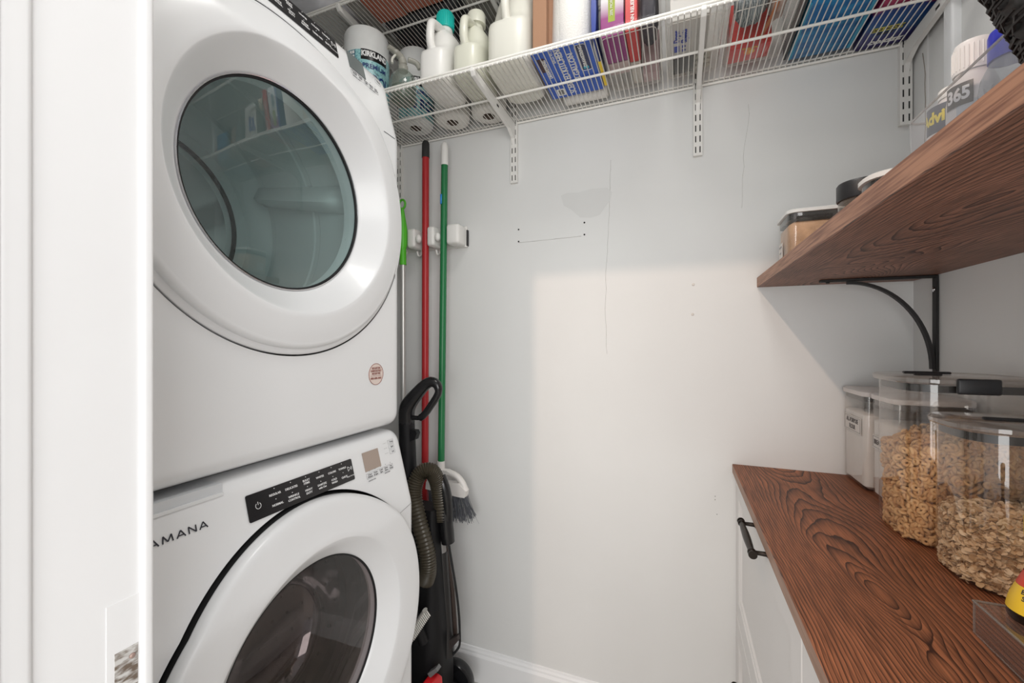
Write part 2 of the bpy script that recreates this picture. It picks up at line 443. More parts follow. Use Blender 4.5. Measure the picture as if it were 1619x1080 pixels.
# painted over strike plate area with a raw mortise
b = MB()
b.box(-.4975, -.4968, .2265, .2525, .70, .991); struct(b.build('trim_4', M_trim))
m = bpy.data.materials.new('raw_mortise'); m.use_nodes = True; nt = m.node_tree
tc = nt.nodes.new('ShaderNodeTexCoord'); n = nt.nodes.new('ShaderNodeTexNoise'); n.inputs['Scale'].default_value = 160; n.inputs['Detail'].default_value = 4
mp = nt.nodes.new('ShaderNodeMapping'); mp.inputs['Scale'].default_value = (1, .6, 1.6); nt.links.new(tc.outputs['Object'], mp.inputs[0]); nt.links.new(mp.outputs[0], n.inputs['Vector'])
r = nt.nodes.new('ShaderNodeValToRGB'); nt.links.new(n.outputs[0], r.inputs[0]); e = r.color_ramp.elements
e[0].position = .36; e[0].color = (.16, .12, .09, 1); e[1].position = .6; e[1].color = (.62, .61, .59, 1)
nt.links.new(r.outputs[0], nt.nodes['Principled BSDF'].inputs['Base Color']); nt.nodes['Principled BSDF'].inputs['Roughness'].default_value = .7
b = MB(); b.box(-.4972, -.4964, .2325, .2510, .903, .943); o = b.build('trim_5', m); struct(o)
b = MB(); b.lathe([(.0026, 0), (.0022, .0012), (.0008, .0016)], (-.4964, .2462, .9330), 'x', 14); struct(b.build('trim_6', mat('rusty_screw', (.42, .30, .26), .5, metal=.4)))

# baseboard
def baseboard(name, a, bb, m):
    b = MB()
    prof = [(0, 0), (.014, 0), (.014, .092), (.012, .096), (.009, .100), (.0085, .106), (.005, .112), (.004, .117), (0, .119)]
    d = Vector((bb[0] - a[0], bb[1] - a[1], 0)).normalized(); nrm = Vector((d.y, -d.x, 0))
    L0 = [Vector((a[0], a[1], 0)) + nrm * t + Vector((0, 0, z)) for t, z in prof]
    L1 = [Vector((bb[0], bb[1], 0)) + nrm * t + Vector((0, 0, z)) for t, z in prof]
    b.loops([L0, L1], smooth=False); return struct(b.build(name, m))
baseboard('baseboard_back', (XL, YB), (.16, YB), M_trim)
# upper right wall: seam and a narrow boxed pipe cover
b = MB(); b.box(XR - .004, XR, 1.3165, YB, 1.43, ZC); struct(b.build('trim_7', M_wallR))
b = MB(); b.rprism(XR - .016, XR + .01, 1.192, 1.226, [(1.43, 0), (ZC, 0)], r=.006); struct(auto(b.build('trim_8', M_trim)))
b = MB()
zz = 1.95; seq = []; yy = 1.335
while zz > 1.62: seq.append((XR - .0045, yy, zz)); zz -= .02; yy += random.uniform(-.005, .005)
b.tube(seq, .0009, 4); o = b.build('trim_9', mat('crack_brown', (.30, .26, .22), .9)); struct(o)

# ================================================================== STACKED LAUNDRY MACHINES
Yv, Zv = Vector((0, 1, 0)), Vector((0, 0, 1))
def machine_body(y0, y1, z0, z1, fx, yc, zc, rh, ropen, back, rc=.032, bev=.028):
    """cabinet shell with a round door recess; fx(z) is the front plane"""
    N = 192; mb = MB()
    def bound(a, ins):
        # rounded rectangle boundary along direction a from (yc,zc)
        lo, hi = 0, 1.5; c, s_ = math.cos(a), math.sin(a)
        A0, A1, B0, B1 = y0 + ins, y1 - ins, z0 + ins, z1 - ins; r = max(rc - ins * .6, .004)
        for _ in range(40):
            t = (lo + hi) / 2; y, z = yc + c * t, zc + s_ * t
            inside = A0 <= y <= A1 and B0 <= z <= B1
            if inside:
                qy = A0 + r if y < A0 + r else (A1 - r if y > A1 - r else None)
                qz = B0 + r if z < B0 + r else (B1 - r if z > B1 - r else None)
                if qy is not None and qz is not None and math.hypot(y - qy, z - qz) > r: inside = False
            if inside: lo = t
            else: hi = t
        return lo
    # angles biased so the corners are sampled
    angs = [2 * PI * i / N for i in range(N)]
    ca = [math.atan2(z - zc, y - yc) % (2 * PI) for y in (y0, y1) for z in (z0, z1)]
    ex = []
    for c in ca: ex += [c + d for d in (-.06, -.04, -.025, -.012, 0, .012, .025, .04, .06)]
    angs = sorted([a % (2 * PI) for a in angs + ex]); angs = [a for i, a in enumerate(angs) if i == 0 or a - angs[i - 1] > 1e-4]
    loops = []
    bd0 = [bound(a, 0) for a in angs]; 
    def ring(ins, xf):
        lp = []
        for i, a in enumerate(angs):
            t = bound(a, ins) if ins else bd0[i]
            y, z = yc + math.cos(a) * t, zc + math.sin(a) * t; lp.append((xf(z), y, z))
        return lp
    loops.append(ring(0, lambda z: back))
    for k in range(5):
        t = k / 4 * PI / 2
        loops.append(ring(bev * (1 - math.cos(t)), lambda z, t=t: fx(min(max(z, z0), z1)) - bev * (1 - math.sin(t))))
    bE = [bound(a, bev) for a in angs]
    def mixring(t, xf, rr):
        lp = []
        for i, a in enumerate(angs):
            q = bE[i] * (1 - t) + rr * t; y, z = yc + math.cos(a) * q, zc + math.sin(a) * q; lp.append((xf(z), y, z))
        return lp
    for t in (.1, .2, .35, .5, .7, .85, 1.0): loops.append(mixring(t, fx, rh))
    loops.append(mixring(1, lambda z: fx(z) - .0015, rh - .0006))
    mb.loops(loops, True, True, False)
    inner = [mixring(1, lambda z: fx(z) - .0015, rh - .0006), mixring(1, lambda z: fx(z) - .045, rh - .0006), mixring(1, lambda z: min(fx(z), fx(zc)) - .05, ropen + .02)]
    mb.loops(inner, True, False, False, mi=1)
    mb.loops([mixring(1, lambda z: min(fx(z), fx(zc)) - .05, ropen + .02), mixring(1, lambda z: fx(zc) - .06, ropen), mixring(1, lambda z: fx(zc) - .09, ropen)], True, False, False)
    mb.merge(1e-6)
    return mb

def panel_pt(fx, y, z, d=.0012): return Vector((fx(z) + d * .96, y, z + d * .27))
SL = 0.27
UPp = Vector((-SL, 0, 1)).normalized()

# ---------------- dryer
DY, DZ = .633, 1.552
def fd(z): return -.715 if z < 1.79 else -.715 - SL * (z - 1.79)
dr = thing('dryer', (-1.1, .63, 1.012), 'white front-load dryer stacked on top of the washer, tinted round door window', 'dryer')
auto(machine_body(.292, .974, 1.013, 1.972, fd, DY, DZ, .3420, .262, -1.45).build('body', [M_app, M_rub], dr), 28)
# washer's fx
WY, WZ = .640, .598
def fw(z): return -.668 if z < .806 else -.668 - SL * (z - .806)

def ring_profile(ro, xf, xr, rc, xc, rg, xg, xb):
    """outer rim arc, gently domed face, crease, funnel down to the window"""
    P = [(ro - .035, xr), (ro - .004, xr)]
    a = .011
    P += [(ro, xr + .004), (ro, xf - a - .0015), (ro, xf - a)]
    for k in range(1, 8):
        t = k / 8 * PI / 2; P.append((ro - a * (1 - math.cos(t)), xf - a + a * math.sin(t)))
    P += [(ro - a, xf), (ro - a - .002, xf + .0003)]
    for k in range(1, 6): t = k / 6; P.append((ro - a - (ro - a - rc) * t, xf + .0003 + (xc - xf) * t + .0012 * math.sin(PI * t)))
    P += [(rc + .0012, xc + .00005), (rc - .0005, xc - .0008), (rc - .002, xc - .0020)]
    sl = (xg - xc) / (rg - rc)
    for k in range(1, 8): t = k / 8; P.append((rc - .002 + (rg - rc + .002) * t, xc - .002 + (xg - xc + .002) * t))
    P += [(rg, xg), (rg - .0012, xg - .003), (rg - .0014, xb)]
    return P
def door_ring(root, prof, c, m, fx, gx, name='door'):
    b = MB(); b.lathe(prof, c, 'x', 160, False, False)
    for v in b.bm.verts:      # the top of the ring leans back with the sloped panel
        r = math.hypot(v.co.y - c[1], v.co.z - c[2]); k = min(1, max(0, (r - .215) / .05)); k = k * k * (3 - 2 * k)
        v.co.x += (fx(v.co.z) - fx(c[2])) * k
    o = auto(b.build(name, m, root), 55)
    b = MB(); ro = max(p[0] for p in prof); b.lathe([(ro + .0004, gx[0]), (ro + .0006, gx[1])], c, 'x', 160, False, False)
    for v in b.bm.verts: v.co.x += fx(v.co.z) - fx(c[2])
    b.build('door_gasket', M_rub, o)
    return o
X0 = 0
ddoor = door_ring(dr, ring_profile(.3265, -.700, -.735, .256, -.692, .207, -.748, -.79), (0, DY, DZ), M_app2, fd, (-.735, -.718))
b = MB(); b.lathe([(.3385, -.73), (.3385, -.7165), (.3375, -.7148), (.3320, -.7130), (.318, -.7128)], (0, DY, DZ), 'x', 160, False, False)
for v in b.bm.verts: v.co.x += fd(v.co.z) - fd(DZ)
auto(b.build('door_flange', M_app2, ddoor), 50)
b = MB(); b.lathe([(.207, -.7485), (.2065, -.7455), (.2045, -.7455), (.2040, -.749)], (0, DY, DZ), 'x', 96, False, False); auto(b.build('window_trim', M_chrome, ddoor))
b = MB(); b.lathe([(.2045, -.752), (.2040, -.7485), (.2005, -.7485), (.2005, -.752)], (0, DY, DZ), 'x', 96, False, False); auto(b.build('window_gasket', M_rub, ddoor))
b = MB(); b.lathe([(.2015, -.751), (.15, -.748), (.10, -.7465), (.05, -.746), (.002, -.746)], (0, DY, DZ), 'x', 96, False, True); auto(b.build('window_glass', G_dry, ddoor), 60)
# drum seen through the window
b = MB()
b.lathe([(.262, -.80), (.268, -.81), (.31, -.83), (.315, -.86), (.313, -.98), (.316, -.985), (.316, -1.0), (.313, -1.005), (.313, -1.16), (.316, -1.165), (.316, -1.18), (.310, -1.19), (.275, -1.215), (.268, -1.23), (.20, -1.235), (.01, -1.24)], (0, DY, DZ), 'x', 96, False, True)
drum = auto(b.build('drum', M_drum, dr), 30)
b = MB(); b.lathe([(.232, -1.232), (.232, -1.224), (.223, -1.224), (.223, -1.232)], (0, DY, DZ), 'x', 64, False, False); b.build('drum_seal', M_rub, drum)
b = MB()  # perforated vent in the drum's rear
for i in range(19):
    for j in range(7):
        a = math.radians(-22 + i * 5.2 + (j % 2) * 2.6); r = .105 + j * .0145
        b.lathe([(.0042, 0), (.0035, .003)], (-1.2345, DY + r * math.cos(a), DZ + r * math.sin(a)), 'x', 6)
b.build('vent_holes', M_slot, drum)
b = MB()
lp = []
for i in range(40):
    a = math.radians(-28 + i * 106 / 39); lp.append((DY + .205 * math.cos(a), DZ + .205 * math.sin(a)))
for i in range(40):
    a = math.radians(78 - i * 106 / 39); lp.append((DY + .09 * math.cos(a), DZ + .09 * math.sin(a)))
b.poly(lp, 'x', -1.236, -1.231); b.build('vent_plate', M_steel, drum)
for ang in (20, 140, 260):    # lifting vanes
    a = math.radians(ang); b = MB(); loops = []
    for k in range(13):
        t = k / 12; x = -.86 - .33 * t; h = .085 * math.sin(PI * min(1, max(0, t))) ** .45 + .004; wd = .040 * (1 - .3 * t)
        ro = Vector((0, math.cos(a), math.sin(a))); ta = Vector((0, -math.sin(a), math.cos(a)))
        c = Vector((x, DY, DZ)); tw = .05 * (t - .5)
        loops.append([c + ro * (.312) + ta * (-wd + tw), c + ro * (.312 - h * .75) + ta * (-wd * .45 + tw), c + ro * (.312 - h) + ta * (0 + tw), c + ro * (.312 - h * .75) + ta * (wd * .45 + tw), c + ro * (.312) + ta * (wd + tw)])
    b.loops(loops, False, False, False)
    auto(b.build('vane', M_drum, drum), 60)
b = MB()  # lint screen lip at the bottom of the opening
for i in range(22):
    a = math.radians(-88 + i * 2.6)
    p = Vector((-.80, DY + .245 * math.cos(a), DZ + .245 * math.sin(a)))
    b.box(p.x - .03, p.x + .03, p.y - .002, p.y + .002, p.z - .003, p.z + .003)
b.build('lint_grille', M_app2, dr)

# control strips
def strip(root, fx, z0, z1, y0, y1, inset=True):
    c = panel_pt(fx, (y0 + y1) / 2, (z0 + z1) / 2, .0008)
    b = MB(); h = (z1 - z0) / math.cos(math.atan(SL))
    n = Yv.cross(UPp); wv = (y1 - y0) / 2; hv = h / 2; r = .003; lp = []
    for sx, sy, st in ((1, 1, 0), (-1, 1, 1), (-1, -1, 2), (1, -1, 3)):
        for k in range(5):
            t = (st + k / 4) * PI / 2; lp.append(c + Yv * (sx * (wv - r) + r * math.cos(t)) + UPp * (sy * (hv - r) + r * math.sin(t)))
    b.loops([lp, [p + n * .0012 for p in lp]], smooth=False)
    return b.build('control_strip', M_black, root)
def lbl(fx, s, size, y, z, **k): return (s, size, panel_pt(fx, y, z, .0030), Yv, UPp, dict(k))
def controls(root, fx, zoff, names, ybias=0.0):
    y0, y1 = .5165, .7745
    st = strip(root, fx, .9205 + zoff, .9665 + zoff, y0, y1)
    it = []
    ys = (.5720, .6080, .6440, .6785, .7120, .7420)
    top, bot = names
    for y, s in zip(ys, top):
        if '\n' in s:
            a, c = s.split('\n'); it.append(lbl(fx, a, .0057, y, .9560 + zoff, bold=.0001)); it.append(lbl(fx, c, .0057, y, .9505 + zoff, bold=.0001))
        else: it.append(lbl(fx, s, .0057, y, .9525 + zoff, bold=.0001))
    for y, s in zip(ys, bot):
        if '\n' in s:
            a, c = s.split('\n'); it.append(lbl(fx, a, .0057, y + .002, .9370 + zoff, bold=.0001)); it.append(lbl(fx, c, .0057, y + .002, .9310 + zoff, bold=.0001))
        else: it.append(lbl(fx, s, .0057, y + .002, .9335 + zoff, bold=.0001))
    for y in ys:
        it.append(lbl(fx, '\u00b7', .014, y, .9620 + zoff)); it.append(lbl(fx, '\u00b7', .014, y, .9430 + zoff))
    it.append(lbl(fx, 'HOLD TO START', .0036, .7645, .9305 + zoff))
    texts('control_lettering', it, M_white, st)
    b = MB()  # power ring and play/pause mark
    c = panel_pt(fx, .5365, .9435 + zoff, .0028); pts = []
    for k in range(21):
        a = math.radians(90 + 35 + k * 290 / 20); pts.append(c + Yv * (.0052 * math.cos(a)) + UPp * (.0052 * math.sin(a)))
    b.tube(pts, .0005, 5); b.tube([c + UPp * .0015, c + UPp * .0072], .0005, 5)
    c = panel_pt(fx, .7625, .9470 + zoff, .0028)
    tri = [c + Yv * -.0045 + UPp * -.005, c + Yv * -.0045 + UPp * .005, c + Yv * .0035]
    for i in range(3): b.tube([tri[i], tri[(i + 1) % 3]], .0005, 5)
    for d in (.0052, .0072): b.tube([c + Yv * d + UPp * -.004, c + Yv * d + UPp * .004], .0004, 5)
    b.build('control_symbols', M_white, st)
    return st
controls(dr, fd, .9885, (('REGULAR', 'DELICATES', 'BULKY\nITEMS', 'WHITES', 'COLORS', 'TOWELS'), ('NORMAL', 'WRINKLE\nCONTROL', 'HEAVY\nDUTY', 'STEAM\nREFRESH', 'TIMED DRY', 'QUICK')))

def display(root, fx, zoff, m, right, lower):
    b = MB(); c = panel_pt(fx, .8405, .9470 + zoff, .0006); quad(b, c, Yv, UPp, .057, .0455, .0012)
    o = b.build('display', m, root)
    it = []
    for k, s in enumerate(right):
        it.append(lbl(fx, s, .0060, .9225, .9735 - .0125 * k + zoff))
        it.append(lbl(fx, '. . . .', .0070, .8965, .9755 - .0125 * k + zoff))
    ys = (.8230, .8435, .8640, .8830, .9020)
    for y, s in zip(ys, lower):
        a, c = s.split('\n'); it.append(lbl(fx, a, .0056, y, .9165 + zoff)); it.append(lbl(fx, c, .0056, y, .9115 + zoff))
    for y in ys: it.append(lbl(fx, '\u00b7', .012, y, .9240 + zoff))
    it.append(lbl(fx, 'CONTROL LOCK', .0034, .8265, .9025 + zoff)); it.append(lbl(fx, 'DELAY START', .0034, .8850, .9045 + zoff))
    texts('panel_lettering', it, M_ink, root)
    b = MB()
    for k in range(3):
        c = panel_pt(fx, .9225, .9735 - .0125 * k + zoff, .0008)
        w2, h2 = .011, .0048
        q = [c + Yv * sx * w2 + UPp * sy * h2 for sx, sy in ((-1, -1), (1, -1), (1, 1), (-1, 1))]
        for i in range(4): b.tube([q[i], q[(i + 1) % 4]], .00025, 4)
    c = panel_pt(fx, .8625, .9140 + zoff, .0008); w2, h2 = .050, .0060
    q = [c + Yv * sx * w2 + UPp * sy * h2 for sx, sy in ((-1, -1), (1, -1), (1, 1), (-1, 1))]
    for i in range(4): b.tube([q[i], q[(i + 1) % 4]], .00025, 4)
    b.build('button_outlines', M_inkg, root)
    return o
display(dr, fd, .9885, M_lcd, ('Temp', 'Dry', 'Time'), ('Wrinkle\nShield', 'Damp\nAlert', 'Drum\nLight', 'Adjust\nTime', 'End\nSignal'))
# seam line where the panel meets the body
b = MB(); b.tube([(fd(1.79) + .0003, .90, 1.79), (fd(1.79) + .0003, .945, 1.79)], .0008, 4); b.build('panel_seam', M_ink, dr)
# round sticker on the dryer
xs_ = -.7148
b = MB(); b.lathe([(.0275, 0), (.0275, .0006)], (xs_, .868, 1.157), 'x', 48); stk = b.build('sticker', mat('sticker_paper', (.80, .68, .62), .6), dr)
b = MB(); pts = [(xs_ + .0008, .868 + .0268 * math.cos(2 * PI * k / 48), 1.157 + .0268 * math.sin(2 * PI * k / 48)) for k in range(49)]; b.tube(pts, .0007, 5); b.tube([(xs_ + .0008, .848, 1.153), (xs_ + .0008, .888, 1.153)], .0004, 4)
b.build('sticker_border', mat('sticker_red', (.30, .10, .08), .6), stk)
P_ = lambda s, sz, dz: (s, sz, (xs_ + .0012, .868, 1.157 + dz), Yv, Zv, {'bold': .0001})
texts('sticker_lettering', [P_('REGISTER', .0075, .015), P_('ENREGISTREZ', .0065, .0083), P_('REGISTRE', .0075, .0015), P_('800-688-2002', .0072, -.0105)], bpy.data.materials['sticker_red'], stk)

# ---------------- washer
wa = thing('washer', (-1.1, .63, 0), 'white front-load washing machine standing on the floor under the dryer, dark round door', 'washing machine')
mb = machine_body(.292, .970, .02, 1.0, fw, WY, WZ, .3265, .235, -1.45, rc=.03, bev=.022)
auto(mb.build('body', [M_app, M_rub], wa), 28)
for yy in (.34, .92):
    for xx in (-.76, -1.38):
        b = MB(); b.lathe([(.02, 0), (.02, .012), (.012, .03)], (xx, yy, 0), 'z', 16); b.build('foot', M_rub, wa)
wdoor = door_ring(wa, ring_profile(.3195, -.641, -.695, .236, -.646, .1960, -.683, -.71), (0, WY, WZ), M_app2, fw, (-.695, -.6625))
b = MB(); b.lathe([(.1958, -.688), (.1950, -.6845), (.1920, -.6845), (.1915, -.688)], (0, WY, WZ), 'x', 96, False, False); auto(b.build('window_gasket', M_rub, wdoor))
b = MB(); b.lathe([(.193, -.6875), (.12, -.683), (.06, -.6815), (.002, -.681)], (0, WY, WZ), 'x', 96, False, True); auto(b.build('window_glass', G_wash, wdoor), 60)
b = MB(); b.lathe([(.190, -.70), (.178, -.735), (.168, -.76), (.160, -.80), (.145, -.835), (.115, -.855), (.06, -.868), (.002, -.870)], (0, WY, WZ), 'x', 72, False, True); auto(b.build('glass_bowl', clear('bowl_glass', (.80, .74, .72), 2.0, .02), wdoor), 60)
b = MB(); b.lathe([(.195, -.705), (.196, -.72), (.235, -.728), (.237, -.74), (.222, -.755), (.226, -.775), (.205, -.79), (.210, -.815)], (0, WY, WZ), 'x', 72, False, False); auto(b.build('door_boot', mat('boot_rubber', (.045, .045, .048), .35), wa), 40)
b = MB(); b.lathe([(.210, -.815), (.25, -.825), (.258, -.84), (.258, -1.22), (.24, -1.25), (.02, -1.26)], (0, WY, WZ), 'x', 72, False, True)
wdrum = auto(b.build('drum', M_steel, wa), 30)
b = MB()
for i in range(26):
    for j in range(9):
        a = 2 * PI * (i + .5 * (j % 2)) / 26; x = -.87 - .038 * j
        c = Vector((x, WY + .2565 * math.cos(a), WZ + .2565 * math.sin(a)))
        n = Vector((0, -math.cos(a), -math.sin(a))); t1 = Vector((1, 0, 0)); t2 = n.cross(t1)
        b.loops([[c + (t1 * math.cos(k * PI / 3) + t2 * math.sin(k * PI / 3)) * .0045 for k in range(6)], [c + n * .0006 + (t1 * math.cos(k * PI / 3) + t2 * math.sin(k * PI / 3)) * .0045 for k in range(6)]], smooth=False)
b.build('drum_holes', M_slot, wdrum)
for ang in (60, 180, 300):
    a = math.radians(ang); b = MB(); loops = []
    ro = Vector((0, math.cos(a), math.sin(a))); ta = Vector((0, -math.sin(a), math.cos(a)))
    for k in range(9):
        t = k / 8; h = .05 * math.sin(PI * t) ** .5 + .003; c = Vector((-.86 - .34 * t, WY, WZ))
        loops.append([c + ro * .257 - ta * .03, c + ro * (.257 - h) - ta * .010, c + ro * (.257 - h) + ta * .010, c + ro * .257 + ta * .03])
    b.loops(loops, False, False, False); auto(b.build('vane', M_steel, wdrum), 60)
b = MB()  # seam between control panel and body, right of the door
b.tube([(fw(.806) + .0004, .87, .790), (fw(.806) + .0004, .955, .806)], .0006, 4); b.build('panel_seam', M_inkg, wa)
controls(wa, fw, 0, (('REGULAR', 'DELICATES', 'BULKY\nITEMS', 'WHITES', 'COLORS', 'TOWELS'), ('NORMAL', 'WRINKLE\nCONTROL', 'HEAVY\nDUTY', 'SANITIZE\nwith Oxi', 'COLD\nWASH', 'QUICK')))
display(wa, fw, 0, M_lcdw, ('Temp', 'Spin', 'Soil'), ('Clean\nWasher', 'Drain\n& Spin', 'Cold\nSpin', 'Extra\nRinse', 'Fan\nFresh'))
# detergent drawer: a recessed grip along the top edge
b = MB(); b.box(-.78, fw(.99) + .0006, .30, .482, .985, 1.0008); o = b.build('drawer_grip', mat('grip_recess', (.66, .68, .70), .35), wa)
b = MB(); b.box(fw(.985) - .004, fw(.985) + .003, .30, .482, .981, .9855); b.build('drawer_lip', M_app2, wa)
def stroke_text(name, word, org, xd, yd, lw, lh, gap, th_, m, root):
    """wide geometric capitals built from straight strokes"""
    G = {'A': [((0, 0), (.5, 1)), ((.5, 1), (1, 0)), ((.19, .30), (.81, .30))], 'M': [((0, 0), (.10, 1)), ((.10, 1), (.5, .12)), ((.5, .12), (.90, 1)), ((.90, 1), (1, 0))], 'N': [((0, 0), (0, 1)), ((0, 1), (1, 0)), ((1, 0), (1, 1))]}
    b = MB(); org = Vector(org); n = xd.cross(yd); x = 0
    for ch in word:
        k = 1.15 if ch == 'M' else .85 if ch == 'N' else 1
        for p, q in G[ch]:
            a_ = org + xd * (x + p[0] * lw * k) + yd * (p[1] * lh); c_ = org + xd * (x + q[0] * lw * k) + yd * (q[1] * lh)
            d_ = (c_ - a_).normalized(); s_ = n.cross(d_) * th_ / 2
            lo_ = [a_ - s_, c_ - s_, c_ + s_, a_ + s_]; b.loops([lo_, [v + n * .0004 for v in lo_]], smooth=False)
        x += lw * k + gap
    return b.build(name, m, root)
stroke_text('brand_lettering', 'AMANA', panel_pt(fw, .3690, .9415, .0010), Yv, UPp, .0120, .0105, .0052, .0018, M_ink, wa)
# stacking kit between the two machines
b = MB(); b.box(-1.40, -.775, .33, .93, 1.0010, 1.0122); o = b.build('stacking_bracket', mat('kit_steel', (.25, .26, .27), .4, metal=.6)); tag(o, 'grey stacking bracket sandwiched between washer and dryer', 'bracket')

# ================================================================== WIRE SHELVES, STANDARDS, BRACKETS
YS0 = 1.062; YS1 = 1.383
def wire_shelf(name, x0, x1, z, label, step=.0140):
    root = thing(name, ((x0 + x1) / 2, (YS0 + YS1) / 2, z), label, 'shelf', 'ventilated wire shelves on the back wall')
    b = MB()
    n = int((x1 - x0) / step)
    for i in range(n + 1):
        x = x0 + i * step
        b.tube([(x, YS1, z + .003), (x, YS0 - .001, z + .003), (x, YS0 - .003, z - .006)], .00155, 6)
    auto(b.build('deck_wires', M_wire, root), 60)
    b = MB(); b.tube([(x0, (YS0 + YS1) / 2 - .004, z), (x1, (YS0 + YS1) / 2 - .004, z)], .0036, 8); auto(b.build('support_rod', M_wire, root), 60)
    for yy, zz in ((YS0, 0), (YS1, 0)):
        b = MB(); s = 1 if yy == YS0 else -1
        b.tube([(x0, yy, z + zz), (x1, yy, z + zz)], .0036, 8); b.tube([(x0, yy + s * .001, z + zz + .0095), (x1, yy + s * .001, z + zz + .0095)], .0030, 8)
        auto(b.build('rail', M_wire, root), 60)
    return root
ZS = 2.008
wire_shelf('wire_shelf', -1.54, .552, ZS, 'white vinyl-coated wire shelf on the back wall holding jugs and bins, lower of the two')
wire_shelf('wire_shelf', -1.54, .552, 2.33, 'white vinyl-coated wire shelf near the ceiling, upper of the two')

def make_standard():
    root = thing('wall_standard', (0, YB, 1.798), '', 'shelf standard', 'slotted shelf standards on the back wall')
    b = MB(); w = .0125; d = .013
    z0, z1 = 1.798, 2.50
    pts = [(-w, YB), (-w, YB - d), (w, YB - d), (w, YB)]
    b.poly(pts, 'z', z0, z1); b.build('channel', M_bracket, root)
    b = MB(); zz = z0 + .008
    while zz < z1 - .02:
        for xx in (-.0060, .0060): b.rprism(xx - .0018, xx + .0018, YB - d - .0004, YB - d + .001, [(zz, 0), (zz + .0185, 0)], r=.0009, seg=2)
        zz += .0318
    b.build('slots', M_slot, root)
    return root
def make_bracket(z):
    root = thing('shelf_bracket', (0, YB, z), '', 'shelf bracket', 'white arms holding the wire shelves')
    b = MB(); t = .006
    zt = z - .004
    out = [(YB - .013, zt), (YS0 - .004, zt), (YS0 - .007, zt + .006), (YS0 - .010, zt - .006), (YS0 + .0, zt - .016), (YB - .06, zt - .034), (YB - .020, zt - .052), (YB - .013, zt - .085)]
    b.poly(out, 'x', -t, t); b.bevel(.0012, 1); b.build('arm', M_bracket, root)
    b = MB(); b.box(-t - .0004, -t + .001, 1.215, 1.231, zt - .020, zt - .014); b.box(t - .001, t + .0004, 1.215, 1.231, zt - .020, zt - .014)
    b.build('slot', M_slot, root)
    return root
SX = (-1.022, -.537, .0553, .5455)
st_l = ('white slotted standard beside the dryer, above the lime green mop handle', 'white slotted standard between the jugs, second from the left', 'white slotted standard under the dryer-sheet bin, middle of the bare wall', 'white slotted standard in the right corner by the medicine bottles')
br_l = ('white bracket arm of the lower wire shelf right beside the dryer', 'white bracket arm of the lower wire shelf under the translucent jugs', 'white bracket arm of the lower wire shelf under the dryer sheets bin', 'white bracket arm of the lower wire shelf at its right end')
bu_l = ('white bracket arm under the upper wire shelf, left of the terracotta box', 'white bracket arm under the upper wire shelf behind the tall jugs', 'white bracket arm of the upper wire shelf above the dryer sheets', 'white bracket arm of the upper wire shelf above the right corner')
s0 = make_standard(); k0 = make_bracket(ZS); k1 = None
for i, x in enumerate(SX):
    if i == 0:
        s0.location.x = x; s0['label'] = st_l[0]; k0.location.x = x; k0['label'] = br_l[0]
    else:
        dup(s0, (x, YB, 1.798), st_l[i]); dup(k0, (x, YB, ZS), br_l[i])
    if i < 2: dup(k0, (x, YB, 2.33), bu_l[i])

# ================================================================== THINGS ON THE LOWER WIRE SHELF
ZD = ZS + .0052     # deck level
def cyl_text(name, items, m, root, c, r, th0):
    """lettering bent round a vertical cylinder; th0 = facing azimuth"""
    bm = bmesh.new()
    for s, size, z, off, kw in items:
        kw = dict(kw); sx = kw.pop('sx', 1.0)
        me = text_mesh(s, size, extrude=0.0, **kw)
        for v in me.vertices:
            a = th0 + (v.co.x * sx + off) / r
            v.co = Vector((c[0] + r * math.cos(a), c[1] + r * math.sin(a), z + v.co.y))
        bm.from_mesh(me); bpy.data.meshes.remove(me)
    me = bpy.data.meshes.new(name); bm.to_mesh(me); bm.free(); me.materials.append(m); return link(name, me, root)
def cyl_band(name, m, root, c, r, z0, z1, a0, a1, seg=24):
    b = MB(); L0 = []; L1 = []
    for k in range(seg + 1):
        a = a0 + (a1 - a0) * k / seg; L0.append((c[0] + r * math.cos(a), c[1] + r * math.sin(a), z0)); L1.append((c[0] + r * math.cos(a), c[1] + r * math.sin(a), z1))
    b.loops([L0, L1], False, False, False); return b.build(name, m, root, recalc=False)
M_film = mat('wrap_film', (.80, .81, .80), .28, vary=.05, vscale=30)
m_aqua = bpy.data.materials.new('aqua_print'); m_aqua.use_nodes = True; nt = m_aqua.node_tree
tc = nt.nodes.new('ShaderNodeTexCoord'); n = nt.nodes.new('ShaderNodeTexNoise'); n.inputs['Scale'].default_value = 150; nt.links.new(tc.outputs['Object'], n.inputs['Vector'])
r = nt.nodes.new('ShaderNodeValToRGB'); nt.links.new(n.outputs[0], r.inputs[0]); e = r.color_ramp.elements; e[0].position = .55; e[0].color = (.32, .60, .62, 1); e[1].position = .63; e[1].color = (.10, .30, .36, 1)
nt.links.new(r.outputs[0], nt.nodes['Principled BSDF'].inputs['Base Color']); nt.nodes['Principled BSDF'].inputs['Roughness'].default_value = .3
